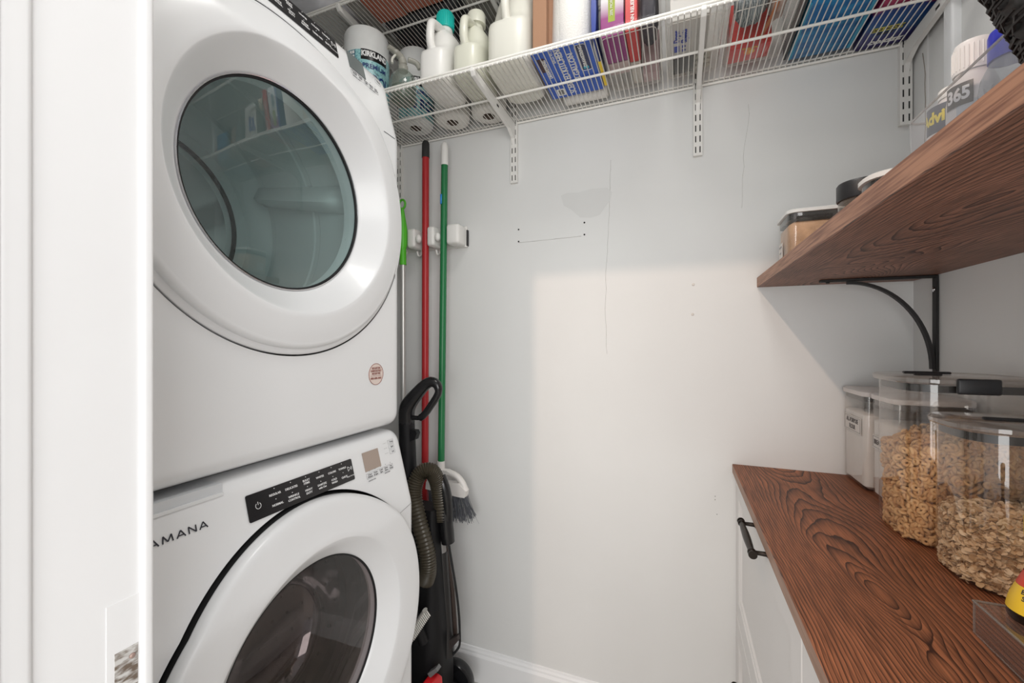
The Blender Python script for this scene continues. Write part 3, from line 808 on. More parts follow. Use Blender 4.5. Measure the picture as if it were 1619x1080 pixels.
def towel_roll(c, r, h, label, printed=True, th=-1.25, wrapz=.17, zt=.0):
    root = thing('paper_towel_roll', (c[0], c[1], ZD), label, 'paper towels', 'wrapped paper towel rolls on the lower wire shelf')
    b = MB(); b.lathe([(.021, .0), (r * .80, 0), (r * .95, .004), (r, .014), (r, h - .016), (r * .93, h - .003), (r * .75, h), (.021, h), (.021, h - .05)], (c[0], c[1], ZD), 'z', 48, False, False)
    body = auto(b.build('roll', M_film if printed else M_paper, root), 50)
    b = MB(); b.lathe([(.0215, .05), (.0215, .0005), (.019, .0005), (.019, .05)], (c[0], c[1], ZD), 'z', 24, False, False); b.lathe([(.02, .04), (.001, .04)], (c[0], c[1], ZD), 'z', 20, False, False)
    b.build('core', mat('core_card', (.12, .09, .07), .9) if 'core_card' not in bpy.data.materials else bpy.data.materials['core_card'], root)
    if printed:
        cyl_band('wrapper_band', m_aqua, root, c, r + .0006, ZD + .012, ZD + wrapz, th - 1.5, th + 1.5, 48)
        cyl_band('brand_panel', M_black, root, c, r + .0010, ZD + wrapz - .032, ZD + wrapz + .002, th - .62, th + .62)
        cyl_text('brand_lettering', [('KIRKLAND', .0235, ZD + wrapz - .013, 0, {'sx': .78, 'bold': .0012})], M_white, root, c, r + .0016, th)
        cyl_text('wrapper_lettering', [('PREMIUM', .021, ZD + wrapz - .052, 0, {'sx': .95, 'bold': .0006}), ('BIG ROLL', .046, ZD + wrapz - .095, 0, {'bold': .0014, 'sx': .7})], mat('wrap_navy', (.01, .03, .16), .4) if 'wrap_navy' not in bpy.data.materials else bpy.data.materials['wrap_navy'], root, c, r + .0016, th)
        b = MB(); off = -1.02
        for dz, da in ((0, 0), (.010, 0), (0, .1), (.010, .1)): pass
        cyl_band('window_print', mat('print_dark', (.06, .16, .22), .4) if 'print_dark' not in bpy.data.materials else bpy.data.materials['print_dark'], root, c, r + .0010, ZD + wrapz - .03, ZD + wrapz - .002, th + off - .16, th + off + .16)
        for q in ((-.12, -.01), (.01, .12)):
            for zz in (-.028, -.014): cyl_band('window_pane_print', M_white, root, c, r + .0014, ZD + wrapz + zz, ZD + wrapz + zz + .010, th + off + q[0], th + off + q[1], 4)
    return root
towel_roll((-.985, 1.150), .073, .258, 'large wrapped paper towel roll with aqua band, closest to the dryer control panel', th=-.50, wrapz=.172)
towel_roll((-.885, 1.292), .063, .262, 'wrapped paper towel roll with aqua band behind the clear spray bottle', th=-.62, wrapz=.150)
towel_roll((-.742, 1.306), .062, .215, 'plain white paper towel roll behind the white jug with the teal cap', False)
towel_roll((-.605, 1.316), .060, .235, 'plain white paper towel roll behind the translucent jug, next to the bracket', False)

# spray bottle
SP0 = len(bpy.data.meshes)
sp = thing('spray_bottle', (-.826, 1.135, ZD), 'clear empty spray bottle with translucent trigger head in front of a paper towel roll', 'spray bottle')
G_spray = clear('spray_clear', (.82, .86, .82), 1.45, .12, .22, (.42, .47, .42))
b = MB(); b.lathe([(.005, 0), (.036, 0), (.041, .005), (.041, .075), (.036, .095), (.018, .118), (.013, .122), (.013, .132)], (-.826, 1.135, ZD), 'z', 28, True, True); auto(b.build('bottle', G_spray, sp), 50)
b = MB(); b.lathe([(.0155, .118), (.0155, .136), (.012, .140), (.010, .150)], (-.826, 1.135, ZD), 'z', 20)
b.tube(smoothpts([(-.826, 1.135, ZD + .145), (-.828, 1.128, ZD + .165), (-.838, 1.105, ZD + .178), (-.846, 1.085, ZD + .182)]), [.013] * 6 + [.012] * 6 + [.009] * 7, 10)
b.tube(smoothpts([(-.818, 1.15, ZD + .172), (-.800, 1.17, ZD + .168), (-.792, 1.18, ZD + .15)]), .009, 8)
auto(b.build('spray_head', clear('spray_head_clear', (.75, .76, .72), 1.45, .2, .5, (.60, .58, .52)), sp), 60)
b = MB(); b.tube(smoothpts([(-.836, 1.11, ZD + .168), (-.842, 1.10, ZD + .145), (-.838, 1.095, ZD + .125)]), .004, 8); auto(b.build('trigger', M_milky, sp), 60)
b = MB(); b.lathe([(.005, .003), (.037, .003), (.038, .05), (.003, .052)], (-.826, 1.135, ZD), 'z', 24); auto(b.build('liquid', clear('liquid_green', (.45, .52, .42), 1.33, .1, .35, (.20, .26, .20)), sp), 60)

for ch in sp.children: ch.data.transform(Matrix.Diagonal((1, 1, .84, 1)))
def jug(name, x0, x1, y0, y1, h, neck, m, capm, capr, caph, label, shoulder=.70, cap_ribs=True, handle='front', ncy=None, capname='cap'):
    """moulded jug: rounded block body, sloping shoulder, neck, side handle with a hole, cap"""
    root = thing(name, ((x0 + x1) / 2, (y0 + y1) / 2, ZD), label, 'jug', 'plastic jugs on the lower wire shelf')
    cx, cy = (x0 + x1) / 2, (y0 + y1) / 2
    ny = cy if ncy is None else ncy
    N = 40; loops = []
    def ring(z, hx, hy, ox, oy, p):
        lp = []
        for i in range(N):
            a = 2 * PI * i / N; c, s_ = math.cos(a), math.sin(a)
            lp.append((cx + ox + hx * math.copysign(abs(c) ** (2 / p), c), cy + oy + hy * math.copysign(abs(s_) ** (2 / p), s_), ZD + z))
        return lp
    hx, hy = (x1 - x0) / 2, (y1 - y0) / 2; o = ny - cy
    zs = h * shoulder
    qn = o / hy
    prof = [(0, .82, .82, 0, 4), (.004, .93, .93, 0, 4), (.014, 1, 1, 0, 4), (h * .40, 1, 1, 0, 4), (h * .45, 1, .98, .02, 4), (h * .52, .99, .85, .15, 3.8), (h * .62, .98, .80, .20, 3.6), (h * .74, .93, .74, .22, 3.2), (h * .81, .80, .60, (.2 + qn) / 2, 2.8), (h * .87, .54, .43, qn, 2.4), (h * .915, neck / hx * 1.1, neck / hy * 1.1, qn, 2), (h * .985, neck / hx, neck / hy, qn, 2), (h, neck / hx, neck / hy, qn, 2)]
    for z_, ax, ay, q_, p in prof: loops.append(ring(z_, hx * ax, hy * ay, 0, hy * q_, p))
    b = MB(); b.loops(loops); bo = auto(b.build('body', m, root), 60)
    # handle standing off the front shoulder
    b = MB(); hw = .0125
    pts = smoothpts([(cx, ny - neck * .4, ZD + h * .915), (cx, ny - neck - .012, ZD + h * .90), (cx, y0 + .016, ZD + h * .84), (cx, y0 + .006, ZD + h * .72), (cx, y0 + .006, ZD + h * .56), (cx, y0 + .020, ZD + h * .45), (cx, y0 + .035, ZD + h * .40)], 6)
    b.tube(pts, hw, 12, flat=1.0); auto(b.build('handle', m, root), 70)
    b = MB(); b.lathe([(capr, h - .004), (capr * 1.0, h + caph * .8), (capr * .9, h + caph), (.001, h + caph)], (cx, ny, ZD), 'z', 36)
    if cap_ribs:
        for i in range(30):
            a = 2 * PI * i / 30; p = (cx + capr * math.cos(a), ny + capr * math.sin(a)); b.tube([(p[0], p[1], ZD + h), (p[0], p[1], ZD + h + caph * .85)], .0013, 5)
    auto(b.build(capname, capm, root), 50)
    b = MB()
    for k in (-.5, 0, .5): b.rprism(x0 + .012, x1 - .012, cy + hy * k - .001, cy + hy * k + .001, [(ZD * 1 + -.0004, 0), (ZD + .001, 0)], r=.0008, seg=1)
    b.build('base_ribs', m, root)
    return root
jug('detergent_jug', -.733, -.636, 1.068, 1.238, .214, .022, M_white_pl, M_teal, .027, .046, 'opaque white detergent jug with a ribbed teal screw cap', shoulder=.66, ncy=1.160)
jug('vinegar_jug', -.622, -.534, 1.078, 1.250, .200, .020, M_milky2, M_milky2, .029, .032, 'translucent yellowish jug with a pale cap between the teal-capped jug and the large jug', shoulder=.64, ncy=1.165, cap_ribs=False)
jug('water_jug', -.517, -.383, 1.082, 1.300, .290, .024, M_milky, M_white_pl, .026, .02, 'largest frosted white jug on the shelf, left of the cardboard carton', shoulder=.62, ncy=1.19, cap_ribs=False)

# blue carton of bags lying flat, carton and roll upon it
bx = thing('trash_bag_carton', (-.29, 1.188, ZD), 'flat blue carton of scented kitchen trash bags seen from below through the wires', 'carton')
b = MB(); b.box(-.372, -.210, 1.078, 1.300, ZD, ZD + .010); b.bevel(.001, 1); b.build('box', M_blue, bx)
up = Vector((-1, 0, 0))   # lettering lies on the underside and reads along -Y
Y_, X_ = Vector((0, -1, 0)), Vector((-1, 0, 0))
zb = ZD - .0006
def under(s, sz, x, y, **k): return (s, sz, (x, y, zb), Y_, X_, dict(k))
texts('carton_lettering', [under('SCENTED KITCHEN', .0275, -.300, 1.182, bold=.0006, fit=.205), under('13 GALLON', .0225, -.2705, 1.170, bold=.0004, fit=.125), under('BAGS 49.2 L', .012, -.318, 1.10), under('DRAWSTRING', .013, -.3445, 1.150, bold=.0004)], M_white, bx)
b = MB(); quad(b, (-.240, 1.135, ZD), Y_, X_, .105, .026, .0004); b.build('badge', M_navy, bx)
texts('badge_lettering', [('DRAWSTRING', .0135, (-.240, 1.130, ZD - .0009), Y_, X_, {'bold': .0004})], M_white, bx)
b = MB(); quad(b, (-.240, 1.1785, ZD), Y_, X_, .010, .014, .0008); b.build('badge_spot', mat('spot_cyan', (.05, .45, .60), .5), bx)
b = MB()
pts = []
for sx, sy, st_ in ((1, 1, 0), (-1, 1, 1), (-1, -1, 2), (1, -1, 3)):
    for k in range(5):
        t = (st_ + k / 4) * PI / 2; pts.append((-.240 + sx * .007 + .008 * math.cos(t), 1.137 + sy * .047 + .008 * math.sin(t), ZD - .0004))
b.tube(pts, .0007, 5, closed=True); b.build('badge_border', M_white, bx)
b = MB(); quad(b, (-.352, 1.130, ZD), Y_, X_, .060, .020, .0004); b.build('brand_block', mat('print_maroon', (.05, .015, .02), .5), bx)
b = MB(); quad(b, (-.335, 1.270, ZD), Y_, X_, .034, .026, .0004); b.build('barcode_panel', M_white, bx)
b = MB()
for i in range(9): b.box(-.343, -.328, 1.258 + i * .0028, 1.2593 + i * .0028, ZD - .0008, ZD - .0003)
b.build('barcode_bars', M_ink, bx)

ZK = ZD + .0105
ca = thing('cardboard_carton', (-.35, 1.19, ZK), 'plain brown cardboard carton standing on the blue carton beside the large jug', 'carton')
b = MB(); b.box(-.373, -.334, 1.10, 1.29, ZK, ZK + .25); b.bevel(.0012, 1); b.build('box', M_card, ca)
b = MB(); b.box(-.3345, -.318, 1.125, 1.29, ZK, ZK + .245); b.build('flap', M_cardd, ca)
wr = thing('freezer_paper_roll', (-.266, 1.135, ZK), 'white roll of liner paper standing upright on the blue carton', 'paper roll')
b = MB(); b.lathe([(.018, 0), (.049, 0), (.0515, .003), (.0515, .247), (.049, .25), (.018, .25), (.018, .2)], (-.264, 1.131, ZK), 'z', 48, False, False); auto(b.build('roll', M_paper, wr), 50)
b = MB(); L0 = []; L1 = []
for k in range(14):
    t = k / 13; a = PI * 1.02 + t * .9; rr = .0525 + .010 * (1 - t) ** 2
    L0.append((-.264 + rr * math.cos(a), 1.131 + rr * math.sin(a), ZK + .001)); L1.append((-.264 + (.0525 + .004 * (1 - t) ** 2) * math.cos(a), 1.131 + .0525 * math.sin(a), ZK + .25))
b.loops([L0, L1], False, False, False); o = auto(b.build('loose_end', M_paper, wr), 60)
# horizontal white roll behind the carton
b = MB(); b.lathe([(.03, 0), (.034, .004), (.034, .135), (.03, .14)], (-.345, 1.342, ZD + .034), 'x', 32); o = auto(b.build('paper_roll', M_paper, None, (-.275, 1.342, ZD)), 50)
tag(o, 'small white paper roll lying behind the blue trash bag carton', 'paper roll')
# dark blue and yellow pouch squeezed beside
b = MB()
loops = []
for k in range(9):
    t = k / 8; z_ = ZD + .22 * t; wd = .0058 * (1 - .15 * math.cos(t * 9)) * (1 if 0 < k < 8 else .25)
    loops.append([(-.2015 - wd, 1.08, z_), (-.2015 - wd * .9, 1.18, z_), (-.2015 - wd * .3, 1.286, z_), (-.2015 + wd * .3, 1.286, z_), (-.2015 + wd * .9, 1.18, z_), (-.2015 + wd, 1.08, z_)])
b.loops(loops); pch = thing('cleaning_pouch', (-.2015, 1.18, ZD), 'thin dark blue and yellow pouch wedged between the blue carton and a bin', 'pouch')
auto(b.build('film', mat('pouch_blue', (.010, .035, .26), .3), pch), 60)
b = MB(); b.box(-.206, -.197, 1.170, 1.285, ZD - .0004, ZD + .0015); b.build('yellow_edge', M_yel, pch)

# ---- four clear bins
def clear_bin(x0, x1, y0, y1, h, label, m=G_grey, flare=.003):
    root = thing('storage_bin', ((x0 + x1) / 2, (y0 + y1) / 2, ZD), label, 'storage bin', 'clear bins lined up on the lower wire shelf')
    b = MB(); b.rprism(x0 - flare, x1 + flare, y0 - flare, y1 + flare, [(ZD + .0006, flare + .004), (ZD + .004, flare), (ZD + h, 0)], r=.014, seg=4, cap0=True, cap1=False); auto(b.build('shell', m, root), 60)
    b = MB(); b.rprism(x0 - flare - .003, x1 + flare + .003, y0 - flare - .003, y1 + flare + .003, [(ZD + h - .004, 0), (ZD + h, 0)], r=.016, seg=4, cap0=False, cap1=False); auto(b.build('rim', m, root), 60)
    b = MB(); pts = []
    q = .006
    for sx, sy, st_ in ((x1 - q - .012, y1 - q - .012, 0), (x0 + q + .012, y1 - q - .012, 1), (x0 + q + .012, y0 + q + .012, 2), (x1 - q - .012, y0 + q + .012, 3)):
        for k in range(5):
            t = (st_ + k / 4) * PI / 2; pts.append((sx + .012 * math.cos(t), sy + .012 * math.sin(t), ZD + .001))
    b.tube(pts, .0009, 5, closed=True); b.build('base_ridge', mat('ridge_clear', (.62, .60, .57), .3) if 'ridge_clear' not in bpy.data.materials else bpy.data.materials['ridge_clear'], root)
    return root
clear_bin(-.190, -.044, 1.082, 1.334, .17, 'clear bin holding a white and purple box, right of the blue carton')
clear_bin(-.028, .104, 1.092, 1.330, .17, 'clear bin holding the dryer sheets box, over the middle standard')
clear_bin(.117, .259, 1.105, 1.332, .17, 'clear bin holding grey knitted cloth and a bright red packet')
def carton(name, x0, x1, y0, y1, z0, z1, m, label, cat='box'):
    root = thing(name, ((x0 + x1) / 2, (y0 + y1) / 2, z0), label, cat); b = MB(); b.box(x0, x1, y0, y1, z0, z1); b.bevel(.0012, 1); b.build('box', m, root); return root
ZI = ZD + .006
# bin 1
# a carton with a purple fade low on its front
mg = bpy.data.materials.new('purple_fade_print'); mg.use_nodes = True; nt = mg.node_tree
tc = nt.nodes.new('ShaderNodeTexCoord'); sp_ = nt.nodes.new('ShaderNodeSeparateXYZ'); nt.links.new(tc.outputs['Object'], sp_.inputs[0])
mr = nt.nodes.new('ShaderNodeMapRange'); mr.inputs[1].default_value = .03; mr.inputs[2].default_value = .16; nt.links.new(sp_.outputs[2], mr.inputs[0])
r = nt.nodes.new('ShaderNodeValToRGB'); nt.links.new(mr.outputs[0], r.inputs[0]); e = r.color_ramp.elements; e[0].color = (.30, .02, .22, 1); e[0].position = .15; e[1].color = (.74, .74, .78, 1); e[1].position = .5
nt.links.new(r.outputs[0], nt.nodes['Principled BSDF'].inputs['Base Color']); nt.nodes['Principled BSDF'].inputs['Roughness'].default_value = .4
c1 = carton('softener_sheet_box', -.186, -.128, 1.092, 1.20, ZI, ZI + .22, mg, 'white box fading to purple with a green patch, in the left bin')
b = MB(); quad(b, (-.158, 1.0917, ZI + .075), (1, 0, 0), (0, 0, 1), .017, .075, -.0006); b.build('green_patch', mat('print_green', (.33, .42, .02), .5), c1)
texts('patch_lettering', [('20% MORE', .010, (-.158, 1.0908, ZI + .075), (0, 0, 1), (-1, 0, 0), {})], M_white, c1)
b = MB(); quad(b, (-.160, 1.0917, ZI + .155), (1, 0, 0), (0, 0, 1), .018, .06, -.0006); b.build('grey_patch', mat('print_grey', (.30, .42, .50), .5), c1)
c2 = carton('red_medicine_box', -.124, -.095, 1.090, 1.215, ZI, ZI + .22, M_red, 'narrow bright red box standing in the left bin')
texts('box_lettering', [('EXTRA STRENGTH', .0095, (-.1095, 1.0885, ZI + .13), (0, 0, 1), (-1, 0, 0), {'bold': .0003}), ('PAIN RELIEF', .012, (-.106, 1.0885, ZI + .045), (0, 0, 1), (-1, 0, 0), {'bold': .0003})], M_white, c2)
carton('blush_box', -.184, -.128, 1.205, 1.255, ZI, ZI + .14, mat('blush_card', (.62, .50, .50), .6), 'pale pink box at the back of the left bin')
M_pinkc = mat('pink_stripe_card', (.58, .42, .44), .6)
carton('pink_box', -.095, -.050, 1.28, 1.325, ZI, ZI + .12, M_pinkc, 'small pink striped box at the rear right of the left bin')
carton('cream_box', -.124, -.100, 1.22, 1.32, ZI, ZI + .13, mat('cream_card', (.66, .63, .58), .6), 'narrow cream box behind the red box in the left bin')
# crumpled plush / bag in bin 1
def crumple(name, c, s, m, label, cat, amp=.22, fr=26, seed=0, kind=None, stretch=(1, 1, 1)):
    b = MB(); bmesh.ops.create_icosphere(b.bm, subdivisions=4, radius=1)
    from mathutils import noise
    for v in b.bm.verts:
        d = v.co.normalized(); q = d * 2.2 + Vector((seed, seed * .7, seed * .3))
        k = 1 + amp * (noise.noise(q) + .5 * noise.noise(q * 2.3) + .25 * noise.noise(q * fr / 5))
        p = Vector([math.copysign(abs(a) ** .62, a) for a in d]) * k
        v.co = Vector((c[0] + p.x * s[0], c[1] + p.y * s[1], c[2] + p.z * s[2]))
    bmin = min(v.co.z for v in b.bm.verts)
    o = auto(b.build(name, m, None, (c[0], c[1], bmin)), 60); return tag(o, label, cat)
M_darkbag = mat('dark_fabric', (.05, .05, .065), .7, bump=.3, bscale=200)
crumple('fabric_pouch', (-.069, 1.155, ZI + .100), (.0215, .050, .088), M_darkbag, 'dark grey fabric pouch standing in the left bin beside the red box', 'pouch', .12, 20, 2)
crumple('plush_toy', (-.060, 1.112, ZI + .175), (.015, .016, .03), mat('cream_plush', (.62, .54, .42), .9, bump=.6, bscale=300), 'cream plush bundle on top of the dark fabric pouch', 'plush', .15, 25, 5)
# bin 2
ds = carton('dryer_sheets_box', -.018, .070, 1.098, 1.235, ZI, ZI + .19, mat('white_card', (.66, .65, .64), .5), 'white box lettered Dryer Sheets in blue, in the middle bin')
Mb_ = mat('print_royal', (.03, .06, .42), .5)
texts('front_lettering', [('Dryer', .030, (.003, 1.0965, ZI + .088), (0, 0, 1), (-1, 0, 0), {'bold': .001}), ('Sheets', .030, (.028, 1.0965, ZI + .092), (0, 0, 1), (-1, 0, 0), {'bold': .001})], Mb_, ds)
texts('base_lettering', [('Dryer', .019, (-.003, 1.155, ZI - .0012), Y_, X_, {'bold': .0006}), ('Sheets', .019, (.015, 1.158, ZI - .0012), Y_, X_, {'bold': .0006}), ('80 count', .007, (.028, 1.16, ZI - .0012), Y_, X_, {}), ('\u2665 \u2665', .010, (.015, 1.205, ZI - .0012), Y_, X_, {})], Mb_, ds)
b = MB(); quad(b, (-.003, 1.205, ZI), Y_, X_, .024, .013, .0008); b.build('blue_block', Mb_, ds)
M_blist = mat('blister_tan', (.55, .53, .46), .4)
for i, yy in enumerate((1.262, 1.284, 1.306)):
    for j, xx in enumerate((.052, .074)):
        b = MB(); b.lathe([(.004, 0), (.0085, .001), (.009, .006), (.004, .012)], (xx, yy, ZI), 'z', 16); o = auto(b.build('tealight_cup', M_blist, None, (xx, yy, ZI)))
        tag(o, 'small cream round cup in the middle bin, ' + ('left' if j == 0 else 'right') + ' column, ' + ('nearest the room', 'middle one', 'nearest the wall')[i], 'cup', 'small cream cups in the middle bin')
carton('dark_carton', -.016, .040, 1.245, 1.318, ZI, ZI + .14, mat('charcoal_card', (.07, .068, .065), .6), 'charcoal box behind the dryer sheets in the middle bin')
# bin 3
m_knit = bpy.data.materials.new('grey_knit'); m_knit.use_nodes = True; nt = m_knit.node_tree
tc = nt.nodes.new('ShaderNodeTexCoord'); wv = nt.nodes.new('ShaderNodeTexWave'); wv.inputs['Scale'].default_value = 55; wv.inputs['Distortion'].default_value = 7; wv.inputs['Detail'].default_value = 2
nt.links.new(tc.outputs['Object'], wv.inputs['Vector']); r = nt.nodes.new('ShaderNodeValToRGB'); nt.links.new(wv.outputs[0], r.inputs[0]); e = r.color_ramp.elements
e[0].color = (.10, .13, .15, 1); e[1].color = (.38, .42, .44, 1); nt.links.new(r.outputs[0], nt.nodes['Principled BSDF'].inputs['Base Color']); nt.nodes['Principled BSDF'].inputs['Roughness'].default_value = .95
crumple('knitted_cloth', (.165, 1.165, ZI + .080), (.036, .046, .074), m_knit, 'grey blue knitted cloth folded in the right clear bin', 'cloth', .12, 20, 9)
crumple('pink_cloth', (.222, 1.165, ZI + .078), (.019, .044, .074), mat('dusty_pink', (.52, .40, .36), .9, vary=.3, vscale=30), 'dusty pink cloth beside the grey knitted cloth', 'cloth', .12, 20, 11)
rp = carton('red_packet', .128, .226, 1.262, 1.324, ZI, ZI + .12, mat('packet_red', (.70, .05, .045), .35), 'bright red packet with an orange glow at the back of the right clear bin', 'packet')
b = MB(); b.lathe([(.013, 0), (.013, -.0006)], (.178, 1.284, ZI), 'z', 24); b.build('orange_spot', mat('packet_orange', (.85, .30, .03), .4), rp)
b = MB(); b.lathe([(.007, -.0006), (.007, -.0010)], (.183, 1.284, ZI), 'z', 24); b.build('yellow_spot', mat('packet_yellow', (.9, .55, .08), .4), rp)
texts('packet_lettering', [('Cozy Fire', .009, (.177, 1.268, ZI - .0012), (1, 0, 0), (0, -1, 0), {'bold': .0003})], M_yel, rp)
tp = thing('folded_strap', (.208, 1.22, ZI), 'thin orange strap folded beside the pink cloth', 'strap')
b = MB(); b.tube(smoothpts([(.196, 1.245, ZI + .003), (.205, 1.20, ZI + .003), (.212, 1.15, ZI + .003), (.214, 1.12, ZI + .01), (.214, 1.112, ZI + .06)]), .0045, 8, flat=.5); auto(b.build('strap', mat('orange_strap', (.55, .20, .08), .6), tp), 60)
# blue bin
m_wavy = bpy.data.materials.new('blue_pad_film'); m_wavy.use_nodes = True; nt = m_wavy.node_tree
tc = nt.nodes.new('ShaderNodeTexCoord'); n = nt.nodes.new('ShaderNodeTexNoise'); n.inputs['Scale'].default_value = 22; n.inputs['Detail'].default_value = 3
mp = nt.nodes.new('ShaderNodeMapping'); mp.inputs['Scale'].default_value = (.6, 1.6, 1); nt.links.new(tc.outputs['Object'], mp.inputs[0]); nt.links.new(mp.outputs[0], n.inputs['Vector'])
r = nt.nodes.new('ShaderNodeValToRGB'); nt.links.new(n.outputs[0], r.inputs[0]); e = r.color_ramp.elements; e[0].position = .4; e[0].color = (.008, .12, .33, 1); e[1].position = .65; e[1].color = (.02, .25, .50, 1)
nt.links.new(r.outputs[0], nt.nodes['Principled BSDF'].inputs['Base Color']); nt.nodes['Principled BSDF'].inputs['Roughness'].default_value = .3
b = MB(); b.rprism(.283, .421, 1.142, 1.362, [(ZD + .0006, .006), (ZD + .005, 0), (ZD + .15, -.004)], r=.012); bb_ = thing('blue_packet', (.35, 1.25, ZD), 'bright blue film-wrapped packet with wavy print, left of the dark blue bag', 'packet')
auto(b.build('wrap', m_wavy, bb_), 50)
mbc = mat('band_cyan', (.03, .30, .48), .4)
b = MB(); b.box(.2815, .2865, 1.15, 1.355, ZD - .0003, ZD + .10); b.build('side_band', mbc, bb_)
b = MB(); b.box(.412, .420, 1.15, 1.355, ZD - .0003, ZD + .003); b.build('side_band', mbc, bb_)
b = MB(); b.box(.268, .2745, 1.13, 1.35, ZD, ZD + .16); o = b.build('gap_strip', M_black, None, (.271, 1.24, ZD)); tag(o, 'thin black strip for the shaded gap between a clear bin and the blue packet', 'folder')  # black sheet stands in for the shade in the gap
# dark blue bag
m_dk = bpy.data.materials.new('indigo_print'); m_dk.use_nodes = True; nt = m_dk.node_tree
tc = nt.nodes.new('ShaderNodeTexCoord'); sp_ = nt.nodes.new('ShaderNodeSeparateXYZ'); nt.links.new(tc.outputs['Object'], sp_.inputs[0])
n = nt.nodes.new('ShaderNodeTexNoise'); n.inputs['Scale'].default_value = 9; nt.links.new(tc.outputs['Object'], n.inputs['Vector'])
ad = nt.nodes.new('ShaderNodeMath'); ad.operation = 'MULTIPLY_ADD'; ad.inputs[1].default_value = .12; nt.links.new(n.outputs[0], ad.inputs[0]); nt.links.new(sp_.outputs[1], ad.inputs[2])
mr = nt.nodes.new('ShaderNodeMapRange'); mr.inputs[1].default_value = -.03; mr.inputs[2].default_value = .15; nt.links.new(ad.outputs[0], mr.inputs[0])
r = nt.nodes.new('ShaderNodeValToRGB'); nt.links.new(mr.outputs[0], r.inputs[0]); e = r.color_ramp.elements
e[0].position = .0; e[0].color = (.34, .03, .09, 1); e[1].position = 1; e[1].color = (.022, .012, .13, 1)
q = e.new(.26); q.color = (.34, .04, .12, 1); q = e.new(.31); q.color = (.01, .05, .26, 1); q = e.new(.55); q.color = (.01, .10, .30, 1); q = e.new(.75); q.color = (.015, .02, .18, 1)
nt.links.new(r.outputs[0], nt.nodes['Principled BSDF'].inputs['Base Color']); nt.nodes['Principled BSDF'].inputs['Roughness'].default_value = .3
bg = thing('detergent_bag', (.490, 1.285, ZD), 'dark blue detergent bag with white lettering at the right end of the shelf', 'bag')
b = MB(); b.rprism(.434, .548, 1.195, 1.384, [(ZD + .0004, .004), (ZD + .003, 0), (ZD + .12, 0), (ZD + .16, .02)], r=.008); auto(b.build('bag', m_dk, bg), 50)
texts('bag_lettering', [('coldzz', .027, (.492, 1.354, ZD - .0006), (1, 0, 0), (0, -1, 0), {'bold': .001, 'shear': .2})], M_white, bg)
b = MB(); quad(b, (.482, 1.305, ZD), (1, 0, 0), (0, -1, 0), .062, .016, .0006); b.build('yellow_badge', mat('badge_olive', (.62, .58, .10), .5), bg)
texts('badge_lettering', [('OXI BOOST', .0125, (.482, 1.305, ZD - .0009), (1, 0, 0), (0, -1, 0), {'bold': .0005}), ('SCENT', .011, (.482, 1.322, ZD - .0009), (1, 0, 0), (0, -1, 0), {'bold': .0005})], M_ink, bg)

# ================================================================== THINGS ON THE UPPER WIRE SHELF
ZU = 2.33 + .0052
b = MB(); b.box(-.952, -.845, 1.075, 1.185, ZU, ZU + .12); b.bevel(.003, 2); tag(b.build('storage_box', mat('terracotta_card', (.42, .13, .075), .6), None, (-.90, 1.13, ZU)), 'terracotta coloured box on the upper wire shelf, left of its twin', 'box', 'terracotta boxes on the upper shelf')
b = MB(); b.box(-.838, -.70, 1.075, 1.178, ZU, ZU + .12); b.bevel(.003, 2); tag(b.build('storage_box', bpy.data.materials['terracotta_card'], None, (-.77, 1.13, ZU)), 'terracotta coloured box on the upper wire shelf above the teal-capped jug', 'box', 'terracotta boxes on the upper shelf')
b = MB(); b.rprism(-.955, -.66, 1.195, 1.37, [(ZU, .01), (ZU + .01, 0), (ZU + .12, 0)], r=.02); tag(auto(b.build('black_tray', mat('black_tray_plastic', (.012, .013, .016), .35))), 'black plastic tray on the upper wire shelf behind the terracotta boxes', 'tray')
b = MB(); b.box(-1.005, -.962, 1.075, 1.37, ZU, ZU + .01); b.bevel(.002, 1); tag(b.build('grey_board', mat('grey_board', (.32, .31, .28), .7), None, (-.98, 1.22, ZU)), 'grey cardboard sheet on the upper wire shelf over the bracket', 'sheet')
b = MB(); b.box(-1.45, -1.04, 1.075, 1.37, ZU, ZU + .015); b.bevel(.002, 1); tag(b.build('liner_sheet', mat('liner_pale', (.62, .62, .60), .6), None, (-1.25, 1.22, ZU)), 'pale liner sheet on the upper wire shelf, left of the bracket', 'sheet')
b = MB(); b.box(-.64, -.42, 1.10, 1.37, ZU, ZU + .05); b.bevel(.002, 1); tag(b.build('folded_mat', mat('mat_greige', (.26, .25, .22), .8, bump=.4, bscale=120), None, (-.53, 1.23, ZU)), 'folded greige mat on the upper wire shelf above the jugs', 'mat')
crumple('stored_bag', (-1.20, 1.20, ZU + .105), (.13, .12, .085), mat('bag_white', (.62, .62, .65), .5), 'white plastic bag bundle on the upper shelf above the dryer', 'bag', .15, 20, 15)

# ================================================================== MOP AND BROOM RACK
rk = thing('broom_rack', (-.86, YB, 1.58), 'white wall rack gripping the mop, red and green handles', 'broom holder')
M_rack = mat('rack_white', (.80, .79, .76), .35)
b = MB(); b.rprism(-1.06, -.722, 1.374, 1.39, [(1.588, 0), (1.662, 0)], r=.006); auto(b.build('back_plate', M_rack, rk))
for (xa, xb) in ((-.941, -.905), (-.8545, -.823), (-.7735, -.722), (-1.05, -.974)):
    b = MB(); b.box(xa, xb, 1.312, 1.376, 1.588, 1.660); b.bevel(.010, 3); auto(b.build('clamp_block', M_rack, rk), 60)
for xx in (-.8935, -.8115):
    b = MB(); bmesh.ops.create_uvsphere(b.bm, u_segments=20, v_segments=14, radius=.0118, matrix=Matrix.Translation((xx, 1.322, 1.620)) @ Matrix.Scale(1.35, 4, (0, 0, 1))); auto(b.build('grip_roller', M_rack, rk), 80)
